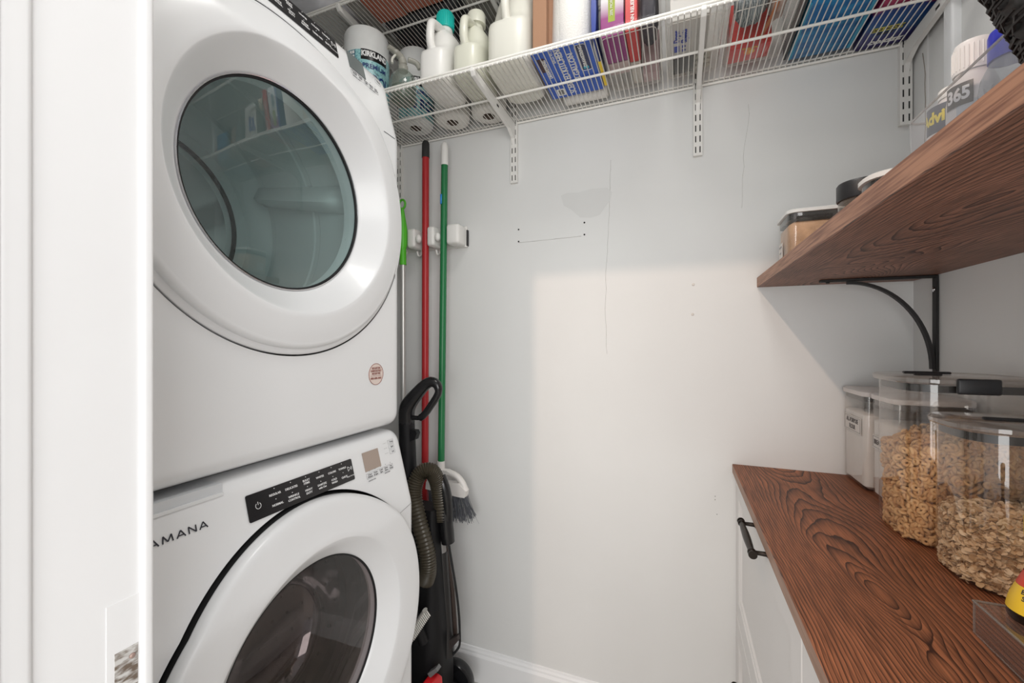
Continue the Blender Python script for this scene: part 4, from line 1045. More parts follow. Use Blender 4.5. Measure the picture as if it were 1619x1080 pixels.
for xx in (-.985, -.915, -.832):
    b = MB(); b.tube(smoothpts([(xx, 1.378, 1.592), (xx, 1.366, 1.570), (xx, 1.350, 1.566), (xx, 1.345, 1.580)]), .0038, 8); auto(b.build('hook', M_rack, rk), 60)
b = MB(); b.box(-.724, -.7195, 1.376, 1.388, 1.592, 1.650); b.build('end_cap', M_dark, rk)
mp_ = thing('mop', (-.955, 1.31, .03), 'mop with lime green hanging handle and aluminium pole, left in the rack beside the dryer', 'mop')
M_lime = mat('lime_plastic', (.10, .55, .03), .35); M_lime2 = mat('lime_yellow_inlay', (.33, .55, .05), .4)
b = MB()
b.tube([(-.9575, 1.31, 1.735 + .0) ] + [(-.9575 + .0 + .013 * math.sin(2 * PI * k / 16 + PI), 1.31, 1.752 - .017 * math.cos(2 * PI * k / 16 + 0)) for k in range(1, 17)], .0042, 8)
b.tube([(-.9575, 1.31, 1.735), (-.957, 1.31, 1.70), (-.956, 1.31, 1.66), (-.9555, 1.31, 1.60), (-.955, 1.31, 1.58)], [.006, .012, .0175, .0165, .012], 14)
b.tube([(-.955, 1.31, 1.58), (-.954, 1.31, 1.525)], .0125, 14)
hd_ = auto(b.build('grip', M_lime, mp_), 60)
b = MB(); b.tube([(-.963, 1.297, 1.725), (-.966, 1.2945, 1.66), (-.964, 1.296, 1.60)], [.004, .009, .004], 10); auto(b.build('grip_inlay', M_lime2, hd_), 60)
b = MB(); b.tube([(-.954, 1.31, 1.525), (-.953, 1.31, 1.20), (-.951, 1.31, .06)], .0098, 16); b.tube([(-.9535, 1.31, 1.455), (-.9535, 1.31, 1.45)], .0108, 16); b.tube([(-.953, 1.31, 1.33), (-.953, 1.31, 1.325)], .0108, 16)
auto(b.build('pole', mat('brushed_aluminium', (.72, .72, .70), .35, metal=.7), mp_), 60)
b = MB(); b.rprism(-1.08, -.935, 1.27, 1.355, [(.0, .004), (.006, 0), (.03, 0), (.055, .03)], r=.02); auto(b.build('mop_head', M_white_pl, mp_), 60)

rb_ = thing('push_broom', (-.871, 1.328, .0), 'broom with red pole and black rubber grip standing in the rack behind the vacuum', 'broom')
b = MB(); b.tube([(-.8715, 1.328, .05), (-.867, 1.328, 1.925)], .0128, 18); auto(b.build('pole', mat('red_pole', (.42, .018, .022), .35), rb_), 60)
b = MB(); b.tube([(-.867, 1.328, 1.918), (-.8668, 1.328, 1.97), (-.8668, 1.328, 1.980)], [.0142, .0138, .009], 18); auto(b.build('grip', mat('grip_black', (.025, .025, .025), .6), rb_), 60)
b = MB(); b.rprism(-.928, -.80, 1.305, 1.352, [(.0, .006), (.01, 0), (.05, 0), (.065, .01)], r=.01); auto(b.build('head', M_dark, rb_), 60)

br_ = thing('angle_broom', (-.79, 1.30, .60), 'broom with green pole, white top cap and grey bristles hanging above the floor', 'broom')
b = MB(); b.tube([(-.7915, 1.312, .795), (-.7870, 1.328, 1.885)], .0122, 18); auto(b.build('pole', mat('green_pole', (.012, .17, .055), .35), br_), 60)
b = MB(); b.tube([(-.7871, 1.328, 1.878), (-.7869, 1.328, 1.945), (-.7868, 1.328, 1.957), (-.7868, 1.328, 1.963)], [.0135, .0125, .010, .005], 18); auto(b.build('top_cap', M_white_pl, br_), 60)
b = MB(); b.tube([(-.7935, 1.316, 1.735), (-.7933, 1.316, 1.770)], .0045, 8); b.build('blue_tag', mat('tag_blue', (.03, .25, .65), .5), br_)
M_bw = mat('broom_plastic', (.80, .77, .74), .4)
b = MB()
b.lathe([(.0155, .0), (.0165, -.045)], (-.7915, 1.31, .812), 'z', 20)
yb0, yb1 = 1.296, 1.322
b.poly([(-.838, .768), (-.823, .782), (-.757, .782), (-.740, .776), (-.745, .768), (-.80, .764)], 'y', yb0, yb1)
b.poly([(-.850, .742), (-.836, .770), (-.815, .770), (-.832, .742), (-.83, .728), (-.85, .728)], 'y', yb0, yb1)
arc = smoothpts([(-.757, 1.309, .774), (-.72, 1.309, .765), (-.692, 1.309, .745), (-.672, 1.309, .712)], 6); b.tube(arc, .012, 10)
b.poly([(-.852, .732), (-.70, .742), (-.668, .716), (-.672, .692), (-.70, .692), (-.855, .704)], 'y', yb0 - .002, yb1 + .002)
b.poly([(-.80, .768), (-.775, .768), (-.79, .735), (-.82, .735)], 'y', yb0 + .004, yb1 - .004)
auto(b.build('head', M_bw, br_), 40)
m_br = mat('broom_fibre', (.10, .105, .12), .7)
b = MB()
for i in range(240):
    t = random.random(); y = random.uniform(yb0, yb1)
    x0 = -.850 + t * .178; z0 = .704 - .008 * t
    x1 = -.842 + t * .203 + random.uniform(-.008, .008) + (.008 if t > .9 else 0); z1 = .608 - .004 * t + random.uniform(-.010, .012) + .02 * (t > .93)
    mid = ((x0 + x1) / 2 + random.uniform(-.002, .002), y + random.uniform(-.002, .002), (z0 + z1) / 2)
    b.tube([(x0, y, z0), mid, (x1, y + random.uniform(-.014, .008), z1)], .0010 + .0005 * random.random(), 4, caps=False)
for k in range(4):
    b.tube([(-.70, 1.30, .69), (-.672 + .01 * k, 1.30, .65), (-.645 + .012 * k, 1.30, .625 - .02 * (k % 2))], .0004, 3, caps=False)
b.build('bristles', m_br, br_)
for ch in br_.children:
    if ch.name.startswith(('head', 'bristles')):
        for v in ch.data.vertices: v.co.x = -.0015 + (v.co.x + .0015) * .86; v.co.z = .20 + (v.co.z - .20) * .95


# ================================================================== UPRIGHT VACUUM
va = thing('upright_vacuum', (-.76, 1.19, 0), 'black upright vacuum cleaner with loop handle and ribbed hose, standing beside the washer', 'vacuum cleaner')
M_vac = mat('vac_black', (.007, .007, .008), .5, spec=.3)
M_vac2 = mat('vac_black_gloss', (.009, .009, .010), .22)
def slab(mb, pts, y0, y1, bev=.008):
    mb.poly(pts, 'y', y0, y1)
# main body: tapering housing
b = MB()
b.rprism(-.90, -.690, 1.115, 1.255, [(.10, .01), (.12, 0), (.32, .002), (.50, .018), (.62, .030), (.70, .034)], r=.045)
auto(b.build('housing', M_vac, va), 60)
b = MB(); b.tube(smoothpts([(-.83, 1.17, .60), (-.828, 1.165, .75), (-.827, 1.16, .88), (-.827, 1.155, .98)], 4), [.040, .038, .036, .034, .032, .030, .029, .028, .0275, .027, .0265, .026, .026], 16); auto(b.build('column', M_vac, va), 60)
b = MB()
hp = smoothpts([(-.827, 1.155, .975), (-.820, 1.15, 1.025), (-.785, 1.15, 1.070), (-.742, 1.15, 1.108), (-.712, 1.15, 1.106), (-.704, 1.15, 1.078), (-.732, 1.15, 1.035), (-.765, 1.15, .998), (-.797, 1.15, .993), (-.822, 1.152, .992)], 6)
rad = []
for i, p in enumerate(hp):
    t = i / (len(hp) - 1); rad.append(.026 if t < .12 else (.026 - (t - .12) / .2 * .008 if t < .32 else (.018 - (t - .32) / .2 * .005 if t < .52 else (.0115 if t < .8 else .0075))))
b.tube(hp, rad, 12); auto(b.build('handle', M_vac2, va), 60)
b = MB(); b.poly([(-.803, .955), (-.783, .955), (-.778, .945), (-.785, .925), (-.803, .918)], 'y', 1.14, 1.16); b.build('cord_hook', M_vac, va)
# ribbed hose
hz = smoothpts([ony(674, 905, 1.10)] and [Vector((-.735, 1.125, .49)), Vector((-.722, 1.12, .53)), Vector((-.728, 1.12, .59)), Vector((-.757, 1.12, .68)), Vector((-.778, 1.125, .76)), Vector((-.768, 1.14, .815)), Vector((-.742, 1.16, .825)), Vector((-.728, 1.18, .79)), Vector((-.722, 1.19, .73)), Vector((-.716, 1.195, .66))], 16)
m_hose = mat('hose_ribbed', (.060, .050, .034), .32)
rr = []
for i in range(len(hz)): rr.append(.0225 if i % 2 else .0265)
b = MB(); b.tube(hz, rr, 16); hose = auto(b.build('hose', m_hose, va), 25)
b = MB(); b.tube([(-.708, 1.195, .70), (-.702, 1.198, .62), (-.698, 1.20, .585)], [.020, .024, .022], 14)
b.tube(smoothpts([(-.722, 1.19, .80), (-.704, 1.19, .76), (-.697, 1.195, .70), (-.700, 1.20, .63)]), .018, 12)
auto(b.build('hose_cuff', M_vac2, va), 60)
# wand with grey collar
b = MB(); b.tube([(-.727, 1.20, .59), (-.722, 1.20, .545)], .0165, 16); auto(b.build('wand_collar', mat('collar_grey', (.26, .25, .24), .4), va), 60)
b = MB(); b.tube([(-.722, 1.20, .55), (-.712, 1.20, .42), (-.70, 1.20, .22)], [.0185, .021, .024], 16); auto(b.build('wand', mat('wand_black', (.02, .019, .019), .35), va), 60)
b = MB(); b.tube([(-.716, 1.218, .56), (-.694, 1.22, .42), (-.682, 1.22, .27)], [.006, .009, .009], 8); auto(b.build('wand_clip', mat('clip_brown', (.035, .022, .018), .3), va), 60)
# power cord and plug
b = MB(); b.tube(smoothpts([(-.696, 1.20, .585), (-.688, 1.20, .54), (-.672, 1.20, .46), (-.660, 1.20, .38), (-.655, 1.20, .30), (-.660, 1.20, .25), (-.70, 1.19, .22), (-.735, 1.17, .30), (-.742, 1.15, .45)]), .0038, 8); cord_ = auto(b.build('power_cord', M_rub, va), 60)
b = MB(); b.box(-.706, -.688, 1.19, 1.21, .578, .612); b.bevel(.003, 2); b.box(-.703, -.701, 1.198, 1.202, .612, .626); b.box(-.694, -.692, 1.198, 1.202, .612, .626); b.build('plug', M_dark, cord_)
b = MB(); b.poly([(-.655, .300), (-.652, .285), (-.690, .235), (-.712, .222), (-.715, .240), (-.690, .275)], 'y', 1.185, 1.205); b.bevel(.003, 2); b.build('cord_strap', mat('strap_brown', (.04, .032, .03), .5), va)
# brush tool with white bristles
b = MB()
c = Vector((-.722, 1.06, .400))
dv = Vector((.055, 0, .085)).normalized(); nv = Vector((.82, -.25, -.52)).normalized()
for k in range(15):
    q = c + dv * (-.050 + k * .0072)
    for w2 in (-.007, .007):
        p = q + Vector((0, w2, 0)); b.tube([p, p + nv * .020], .0019, 5)
auto(b.build('brush_bristles', mat('bristle_white', (.72, .70, .66), .6), va), 60)
b = MB(); b.tube([c - dv * .054 - nv * .003, c + dv * .054 - nv * .003], .0115, 10, flat=.5); auto(b.build('brush_head', mat('brush_grey', (.35, .34, .32), .5), va), 60)
b = MB(); b.tube([c - nv * .012, c - nv * .05 + Vector((0, .02, -.01)), c + Vector((-.01, .05, -.09))], [.012, .016, .016], 14); auto(b.build('brush_socket', M_vac, va), 60)
# base, wheel, red accent
b = MB(); b.rprism(-.93, -.665, 1.02, 1.27, [(.02, .02), (.035, 0), (.085, .0), (.115, .04)], r=.05); auto(b.build('floor_head', M_vac2, va), 60)
b = MB(); b.lathe([(.03, -.018), (.062, -.018), (.066, -.012), (.066, .012), (.062, .018), (.03, .018)], (-.712, 1.275, .078), 'y', 40); auto(b.build('wheel', M_vac2, va), 50)
b = MB(); b.rprism(-.724, -.672, 1.075, 1.135, [(.150, 0), (.205, .004), (.217, .014)], r=.012); auto(b.build('red_button', mat('vac_red', (.55, .01, .015), .25), va), 50)
b = MB(); b.poly([(-.712, .225), (-.683, .250), (-.675, .243), (-.703, .214)], 'y', 1.10, 1.12); b.build('grey_latch', mat('latch_grey', (.16, .16, .16), .4), va)

# ================================================================== BASE CABINET AND COUNTER
CX0 = .158
cb = thing('base_cabinet', (.36, .82, 0), 'white base cabinet with shaker drawer fronts and dark pulls under the oak counter', 'cabinet')
b = MB(); b.box(CX0 + .02, XR - .002, .30, YB - .002, .08, .853); b.box(CX0 + .06, XR - .002, .30, YB - .002, 0, .08); b.build('carcass', M_cab, cb)
def front(y0, y1, z0, z1, rail=.055):
    """shaker front with a bevelled step round a recessed panel"""
    b = MB(); x = CX0; loops = []
    def rc_(y0, y1, z0, z1, xx): return [(xx, y0, z0), (xx, y1, z0), (xx, y1, z1), (xx, y0, z1)]
    for ins, xx in ((0, x + .019), (0, x + .0015), (.0015, x), (rail, x), (rail + .004, x + .003), (rail + .009, x + .003), (rail + .014, x + .0075)):
        loops.append(rc_(y0 + ins, y1 - ins, z0 + ins, z1 - ins, xx))
    b.loops(loops, smooth=False)
    o = b.build('drawer_front', M_cab, cb); return o
def pull(root, ya, yb, z):
    b = MB(); x = .131
    for yy in (ya, yb): 
        b.tube([(CX0 + .001, yy, z), (CX0 - .003, yy, z), (x + .008, yy, z), (x, yy, z)], [.008, .0045, .0040, .0060], 14)
        bmesh.ops.create_uvsphere(b.bm, u_segments=16, v_segments=12, radius=.0078, matrix=Matrix.Translation((x, yy, z)))
    n = 9; b.tube([(x, ya + (yb - ya) * k / (n - 1), z) for k in range(n)], [.0052 + .0022 * math.sin(PI * k / (n - 1)) for k in range(n)], 14)
    b.tube([(x, ya + .010, z), (x, ya + .013, z)], .0078, 14); b.tube([(x, yb - .010, z), (x, yb - .013, z)], .0078, 14)
    return auto(b.build('handle', M_bronze, root), 60)
f1 = front(.685, 1.386, .452, .850); pull(f1, 1.052, .915, .838 - .0)
f2 = front(.685, 1.386, .090, .448); pull(f2, 1.165, 1.03, .385)
f3 = front(.305, .681, .090, .850, .055)
b = MB(); b.box(.1484, XR - .0008, .28, YB - .0008, .8545, .880)
b.bevel(.0015, 1)
o = b.build('countertop', [M_counter, M_cedge], None, (.1484, .28, .8545)); edge_faces(o); tag(o, 'dark stained oak countertop with bold rings and knots along the right wall', 'countertop')
# brown wall shelf
b = MB(); b.box(.2115, XR - .0008, -.02, YB - .001, 1.396, 1.4245); b.bevel(.0012, 1)
o = b.build('wall_shelf', [M_shelfw, M_sedge], None, (.2115, 0, 1.396)); edge_faces(o); tag(o, 'thick stained oak wall shelf above the countertop', 'shelf')
# iron bracket
ib = thing('iron_bracket', (XR, 1.282, 1.10), 'black iron arched bracket holding up the oak wall shelf', 'shelf bracket')
b = MB(); b.box(XR - .006, XR - .0005, 1.273, 1.291, 1.13, 1.3955); b.bevel(.0015, 1); b.build('wall_plate', M_iron, ib)
b = MB(); b.box(.335, XR - .004, 1.273, 1.291, 1.3895, 1.3957); b.bevel(.0015, 1); b.build('top_plate', M_iron, ib)
b = MB(); L = []
for k in range(21):
    t = k / 20; a = t * PI / 2
    x = .392 + (.556 - .392) * math.sin(a); z_ = 1.386 - (1.386 - 1.175) * (1 - math.cos(a)); tx, tz = math.cos(a), -math.sin(a)
    n = Vector((tz, 0, -tx)).normalized() * .0034; p = Vector((x, 0, z_))
    L.append([(p.x - n.x, 1.2755, p.z - n.z), (p.x - n.x, 1.2885, p.z - n.z), (p.x + n.x, 1.2885, p.z + n.z), (p.x + n.x, 1.2755, p.z + n.z)])
b.loops(L); auto(b.build('arch', M_iron, ib), 60)
b = MB(); b.lathe([(.006, 0), (.005, -.003), (.002, -.004)], (XR - .0055, 1.282, 1.362), 'x', 14); b.build('screw', M_chrome, ib)
b = MB(); b.lathe([(.0045, 0), (.004, -.003)], (.352, 1.282, 1.3895), 'z', 12); b.build('screw', M_iron, ib)

# ================================================================== CANISTERS ON THE COUNTER
ZT = .8802
def canister(name, x0, x1, y0, y1, z1, r, label, lid='clear', clip=True, group='clear canisters on the countertop', zb=ZT, lip=.010):
    root = thing(name, ((x0 + x1) / 2, (y0 + y1) / 2, zb), label, 'canister', group)
    b = MB(); b.rprism(x0, x1, y0, y1, [(zb + .0005, .012), (zb + .004, .004), (zb + .010, .0005), (zb + .02, 0), (z1 - .012, 0)], r=r, seg=8, cap1=False); auto(b.build('jar', G_can, root), 60)
    if lid == 'clear':
        b = MB(); b.rprism(x0 - lip, x1 + .004, y0 - lip, y1 + lip, [(z1 - .012, .003), (z1 - .009, 0), (z1 - .003, 0), (z1, .004)], r=r + lip, seg=8); l = auto(b.build('lid', G_lid, root), 40)
        b = MB(); b.rprism(x0 + .003, x1 - .003, y0 + .003, y1 - .003, [(z1 - .026, 0), (z1 - .014, 0)], r=r - .003, seg=8, cap0=False, cap1=False); auto(b.build('lid_gasket', mat('gasket_dark', (.02, .018, .016), .4) if 'gasket_dark' not in bpy.data.materials else bpy.data.materials['gasket_dark'], l), 60)
    else:
        b = MB(); b.rprism(x0 - .004, x1 + .002, y0 - .004, y1 + .004, [(z1 - .014, .001), (z1 - .012, 0), (z1 - .004, 0), (z1, .006)], r=r + .004, seg=8); l = auto(b.build('lid', mat('lid_white', (.74, .69, .66), .35) if 'lid_white' not in bpy.data.materials else bpy.data.materials['lid_white'], root), 40)
        b = MB(); b.rprism(x0 + .003, x1 - .003, y0 + .003, y1 - .003, [(z1 - .027, 0), (z1 - .016, 0)], r=max(r - .003, .004), seg=8, cap0=False, cap1=False); auto(b.build('lid_gasket', mat('gasket_grey', (.10, .095, .09), .4) if 'gasket_grey' not in bpy.data.materials else bpy.data.materials['gasket_grey'], l), 60)
    return root, l
# flour canisters
M_flour = mat('flour', (.74, .73, .71), .95, vary=.04, vscale=30)
def fill(name, x0, x1, y0, y1, z1, r, m, label, zb=ZT):
    b = MB(); b.rprism(x0 + .0025, x1 - .0025, y0 + .0025, y1 - .0025, [(zb + .004, .012), (zb + .012, .001), (z1 - .003, 0), (z1, .004)], r=r - .0025, seg=8)
    o = auto(b.build(name, m, None, ((x0 + x1) / 2, (y0 + y1) / 2, zb + .004)), 50); return tag(o, label, 'flour', None, 'stuff')
canister('flour_canister', .4135, .553, 1.243, 1.380, 1.122, .014, 'narrow clear canister labelled all-purpose flour, farthest back on the countertop', 'white', group='flour canisters')
fill('all_purpose_flour', .4135, .553, 1.243, 1.380, 1.065, .014, M_flour, 'white flour filling the farthest canister on the countertop')
canister('flour_canister', .4205, .553, 1.112, 1.226, 1.122, .014, 'narrow clear canister labelled bread flour, between its twin and the ring cereal canister', 'white', group='flour canisters')
fill('bread_flour', .4205, .553, 1.112, 1.226, 1.060, .014, M_flour, 'white flour in the second canister from the back wall')
M_lab = mat('paper_label', (.70, .68, .65), .6); M_labk = mat('label_ink', (.12, .11, .11), .6)
def paper_label(canroot, x, ya, yb, z0, z1, lines, size):
    b = MB(); b.box(x - .0010, x - .0002, ya, yb, z0, z1); o = b.build('label', M_lab, canroot)
    b = MB()
    for q in (([ya + .003, z0 + .003], [yb - .003, z0 + .003]), ([ya + .003, z1 - .003], [yb - .003, z1 - .003]), ([ya + .003, z0 + .003], [ya + .003, z1 - .003]), ([yb - .003, z0 + .003], [yb - .003, z1 - .003])):
        b.tube([(x - .0011, q[0][0], q[0][1]), (x - .0011, q[1][0], q[1][1])], .0004, 4)
    b.build('label_border', M_labk, o)
    n = len(lines); it = []
    for i, s in enumerate(lines):
        it.append((s, size, (x - .0014, (ya + yb) / 2, (z0 + z1) / 2 + (n - 1 - 2 * i) * size * .52), (0, -1, 0), (0, 0, 1), {'bold': .0003, 'sx': .8}))
    texts('label_lettering', it, M_labk, o)
cans = [o for o in COL.objects if o.name.startswith('flour_canister')]
paper_label(cans[0], .4135, 1.262, 1.366, 1.012, 1.052, ['ALL-PURPOSE', 'FLOUR'], .0155)
paper_label(cans[1], .4205, 1.120, 1.214, .996, 1.026, ['BREAD FLOUR'], .0150)

def clip_part(l, xa, xb, y, z, top=True):
    b = MB(); b.box(xa, xb, y - .011, y - .003, z - .024, z + .002); b.bevel(.003, 2); auto(b.build('clip', M_dark, l), 60)
c3, l3 = canister('cereal_canister', .377, .556, .936, 1.100, 1.178, .046, 'tall clear canister of ring cereal with black lid clips, behind the oats canister')
clip_part(l3, .432, .487, .931, 1.176)
b = MB(); b.box(.405, .475, 1.03, 1.04, 1.1785, 1.183); b.box(.400, .440, .980, .988, 1.1785, 1.182); b.bevel(.0015, 1); b.build('vent_tab', M_dark, l3)
c4, l4 = canister('oats_canister', .389, .556, .790, .925, 1.122, .048, 'clear canister of rolled oats with black lid clips, nearest on the countertop')
clip_part(l4, .470, .525, .786, 1.120)
b = MB(); b.box(.425, .50, .842, .850, 1.1222, 1.127); b.bevel(.0015, 1); b.build('vent_tab', M_dark, l4)

def inside_rr(x, y, x0, x1, y0, y1, r):
    if not (x0 < x < x1 and y0 < y < y1): return False
    qx = min(max(x, x0 + r), x1 - r); qy = min(max(y, y0 + r), y1 - r)
    return math.hypot(x - qx, y - qy) <= r + 1e-9 or (qx == x or qy == y)
def rand_rot(): return Matrix.Rotation(random.uniform(0, 2 * PI), 4, 'Z') @ Matrix.Rotation(random.uniform(0, 2 * PI), 4, 'X') @ Matrix.Rotation(random.uniform(0, 2 * PI), 4, 'Y')
# toasted rings: a torus scattered through the layer next to the walls and the top
def ring_verts(R=.0046, r=.0031, ns=12, nr=6):
    V = []; Fc = []
    for i in range(ns):
        a = 2 * PI * i / ns
        for j in range(nr):
            q = 2 * PI * j / nr; V.append(Vector(((R + r * math.cos(q)) * math.cos(a), (R + r * math.cos(q)) * math.sin(a), r * .9 * math.sin(q))))
    for i in range(ns):
        for j in range(nr):
            Fc.append((i * nr + j, ((i + 1) % ns) * nr + j, ((i + 1) % ns) * nr + (j + 1) % nr, i * nr + (j + 1) % nr))
    return V, Fc
def flake_verts(ns=9):
    V = [Vector((0, 0, .0004))]; Fc = []
    rr = [random.uniform(.8, 1.15) for _ in range(ns)]
    for i in range(ns):
        a = 2 * PI * i / ns; V.append(Vector((.0052 * rr[i] * math.cos(a), .0042 * rr[i] * math.sin(a), .0009 * math.cos(2 * a))))
    for i in range(ns): Fc.append((0, 1 + i, 1 + (i + 1) % ns))
    return V, Fc
def pour(name, gens, x0, x1, y0, y1, r, top, step, m, label, cat, shell=.013, mrg=.0080, flat=False):
    """fill the outer layer of a rounded box and its upper surface with pieces"""
    V = []; Fc = []; cols = []
    A0, A1, B0, B1 = x0 + mrg, x1 - mrg, y0 + mrg, y1 - mrg; rr = max(r - mrg, .005)
    z = ZT + .008; cx, cy = (x0 + x1) / 2, (y0 + y1) / 2
    pts = []
    while z < top(cx, cy) + .02:
        y = B0
        while y <= B1:
            x = A0
            while x <= A1:
                px, py, pz = x + random.uniform(-.4, .4) * step, y + random.uniform(-.4, .4) * step, z + random.uniform(-.4, .4) * step
                t = top(px, py)
                if inside_rr(px, py, A0, A1, B0, B1, rr) and pz < t:
                    inner = inside_rr(px, py, A0 + shell, A1 - shell, B0 + shell, B1 - shell, max(rr - shell, .004))
                    if not inner or pz > t - .016:
                        pts.append((Vector((px, py, pz)), inner))
                x += step
            y += step
        z += step * .8
    for p, inner in pts:
        gv, gf = random.choice(gens); rot = rand_rot() if not flat else Matrix.Rotation(random.uniform(0, 2 * PI), 4, 'Z') @ Matrix.Rotation(random.gauss(0, .75), 4, 'X') @ Matrix.Rotation(random.gauss(0, .75), 4, 'Y')
        base = len(V)
        s = random.uniform(.88, 1.1)
        for v in gv: V.append(p + rot @ (v * s))
        for f in gf: Fc.append(tuple(base + i for i in f))
    me = bpy.data.meshes.new(name); me.from_pydata([tuple(v) for v in V], [], Fc); me.update()
    me.materials.append(m[0])
    bm = bmesh.new(); bm.from_mesh(me)
    # solid core
    mbx = MB(); mbx.bm.free(); mbx.bm = bm; mbx.mi = 0
    q = shell * .55 + mrg
    loops = []
    tz = min(top(x0 + .03, y0 + .03), top(x1 - .03, y1 - .03)) - .008
    mbx.rprism(x0 + q, x1 - q, y0 + q, y1 - q, [(ZT + .009, .004), (ZT + .014, 0), (tz, 0)], r=max(r - q, .006), seg=6, mi=1)
    bm.to_mesh(me); bm.free(); me.materials.append(m[1])
    for p in me.polygons: p.use_smooth = True
    o = link(name, me, None, (cx, cy, ZT + .005)); return tag(o, label, cat, None, 'stuff'), len(pts)
def cereal_mat(name, a, b_, sc):
    m = bpy.data.materials.new(name); m.use_nodes = True; nt = m.node_tree
    g = nt.nodes.new('ShaderNodeNewGeometry'); r = nt.nodes.new('ShaderNodeValToRGB'); nt.links.new(g.outputs['Random Per Island'], r.inputs[0])
    e = r.color_ramp.elements; e[0].color = (*a, 1); e[1].color = (*b_, 1)
    nt.links.new(r.outputs[0], nt.nodes['Principled BSDF'].inputs['Base Color']); nt.nodes['Principled BSDF'].inputs['Roughness'].default_value = .75
    return m
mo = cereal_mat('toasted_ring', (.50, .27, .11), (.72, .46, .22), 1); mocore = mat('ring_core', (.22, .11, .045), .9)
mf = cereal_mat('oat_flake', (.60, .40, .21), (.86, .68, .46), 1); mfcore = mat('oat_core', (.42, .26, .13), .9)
_, n1 = pour('ring_cereal', [ring_verts()], .377, .556, .936, 1.100, .046, lambda x, y: 1.045 + .05 * min(1, max(0, (x - .40) / .10)) - .03 * max(0, (.02 - abs(y - .99)) / .02) * 0, .0088, (mo, mocore), 'toasted oat ring cereal heaped inside the tall canister', 'cereal')
_, n2 = pour('rolled_oats', [flake_verts() for _ in range(6)], .389, .556, .790, .925, .048, lambda x, y: .981 + .004 * math.sin(x * 90) * math.cos(y * 70), .0047, (mf, mfcore), 'pale rolled oats filling the lower half of the nearest canister', 'oats', shell=.006, mrg=.0052, flat=True)
print('pieces', n1, n2)

# acrylic riser and seasoning bottle
ri = thing('acrylic_riser', (.45, .58, ZT), 'clear acrylic riser stand at the near right end of the countertop', 'riser')
G_ac = clear('acrylic', (.90, .87, .85), 1.49, .02, .03)
G_edge = clear('acrylic_edge', (.55, .50, .47), 1.49, .05, .25, (.6, .55, .5))
rx0, rx1, ry0, ry1, rz = .339, .535, .42, .692, .921
b = MB(); b.box(rx0, rx1, ry0, ry1, rz - .003, rz); b.build('top_sheet', G_ac, ri)
b = MB(); b.box(rx0, rx0 + .003, ry0, ry1, ZT, rz - .003); b.build('side_sheet', G_ac, ri)
b = MB(); b.box(rx1 - .003, rx1, ry0, ry1, ZT, rz - .003); b.build('side_sheet', G_ac, ri)
b = MB()
b.tube([(rx0, ry0, rz - .001), (rx0, ry1, rz - .001)], .0016, 6); b.tube([(rx0, ry1, rz - .001), (rx1, ry1, rz - .001)], .0016, 6); b.tube([(rx0 + .001, ry1, ZT + .001), (rx0 + .001, ry1, rz)], .0013, 6); b.tube([(rx0 + .001, ry0, ZT + .0008), (rx0 + .001, ry1, ZT + .0008)], .0008, 6)
auto(b.build('bent_edge', G_edge, ri), 60)
bo_ = thing('seasoning_bottle', (.384, .662, rz), 'seasoning sauce bottle with yellow label standing on the acrylic riser', 'bottle')
bc = (.3840, .662, rz + .0002)
BP = [(.0265, 0), (.028, .003), (.028, .012), (.0255, .025), (.0190, .043), (.0135, .058), (.0115, .072), (.011, .10)]
def brad(z):
    for (r0, h0), (r1, h1) in zip(BP[:-1], BP[1:]):
        if h0 <= z <= h1: return r0 + (r1 - r0) * (z - h0) / max(h1 - h0, 1e-6)
    return .011
b = MB(); b.lathe([(.004, .0)] + BP, bc, 'z', 36); auto(b.build('glass', mat('sauce_dark', (.012, .006, .004), .12), bo_), 60)
b = MB(); b.lathe([(brad(h) + .0005, h) for h in (.011, .016, .022, .028, .034, .040)], bc, 'z', 48, False, False); auto(b.build('label', mat('label_yellow', (.85, .55, .03), .45), bo_), 60)
b = MB(); b.lathe([(brad(h) + .0005, h) for h in (.0402, .045, .050, .056)], bc, 'z', 48, False, False); auto(b.build('neck_label', mat('label_redtop', (.62, .06, .03), .45), bo_), 60)
b = MB(); b.lathe([(.0145, .096), (.0145, .118), (.013, .121), (.001, .121)], bc, 'z', 28); auto(b.build('cap', M_yel, bo_), 50)
th = math.atan2(-.662, -.384) + .1
def cone_text(name, items, m, root):
    bm = bmesh.new()
    for s_, size, h, off, kw in items:
        me = text_mesh(s_, size, extrude=0.0, **kw)
        for v in me.vertices:
            r_ = brad(h + v.co.y) + .0009; a = th + off + v.co.x / brad(h)
            v.co = Vector((bc[0] + r_ * math.cos(a), bc[1] + r_ * math.sin(a), bc[2] + h + v.co.y))
        bm.from_mesh(me); bpy.data.meshes.remove(me)
    me = bpy.data.meshes.new(name); bm.to_mesh(me); bm.free(); me.materials.append(m); return link(name, me, root)
cone_text('label_lettering', [('BROWNING', .0068, .0350, 0, {'bold': .0002}), ('SEASONING', .0068, .0285, 0, {'bold': .0002}), ('4 FL OZ (118 mL)', .0038, .0150, 0, {})], M_ink, bo_)
cone_text('label_small_lettering', [('SAUCE  NATURAL', .0030, .0220, 0, {})], M_red, bo_)
cone_text('neck_lettering', [('KITCHEN', .0050, .0475, 0, {'bold': .0003})], M_white, bo_)

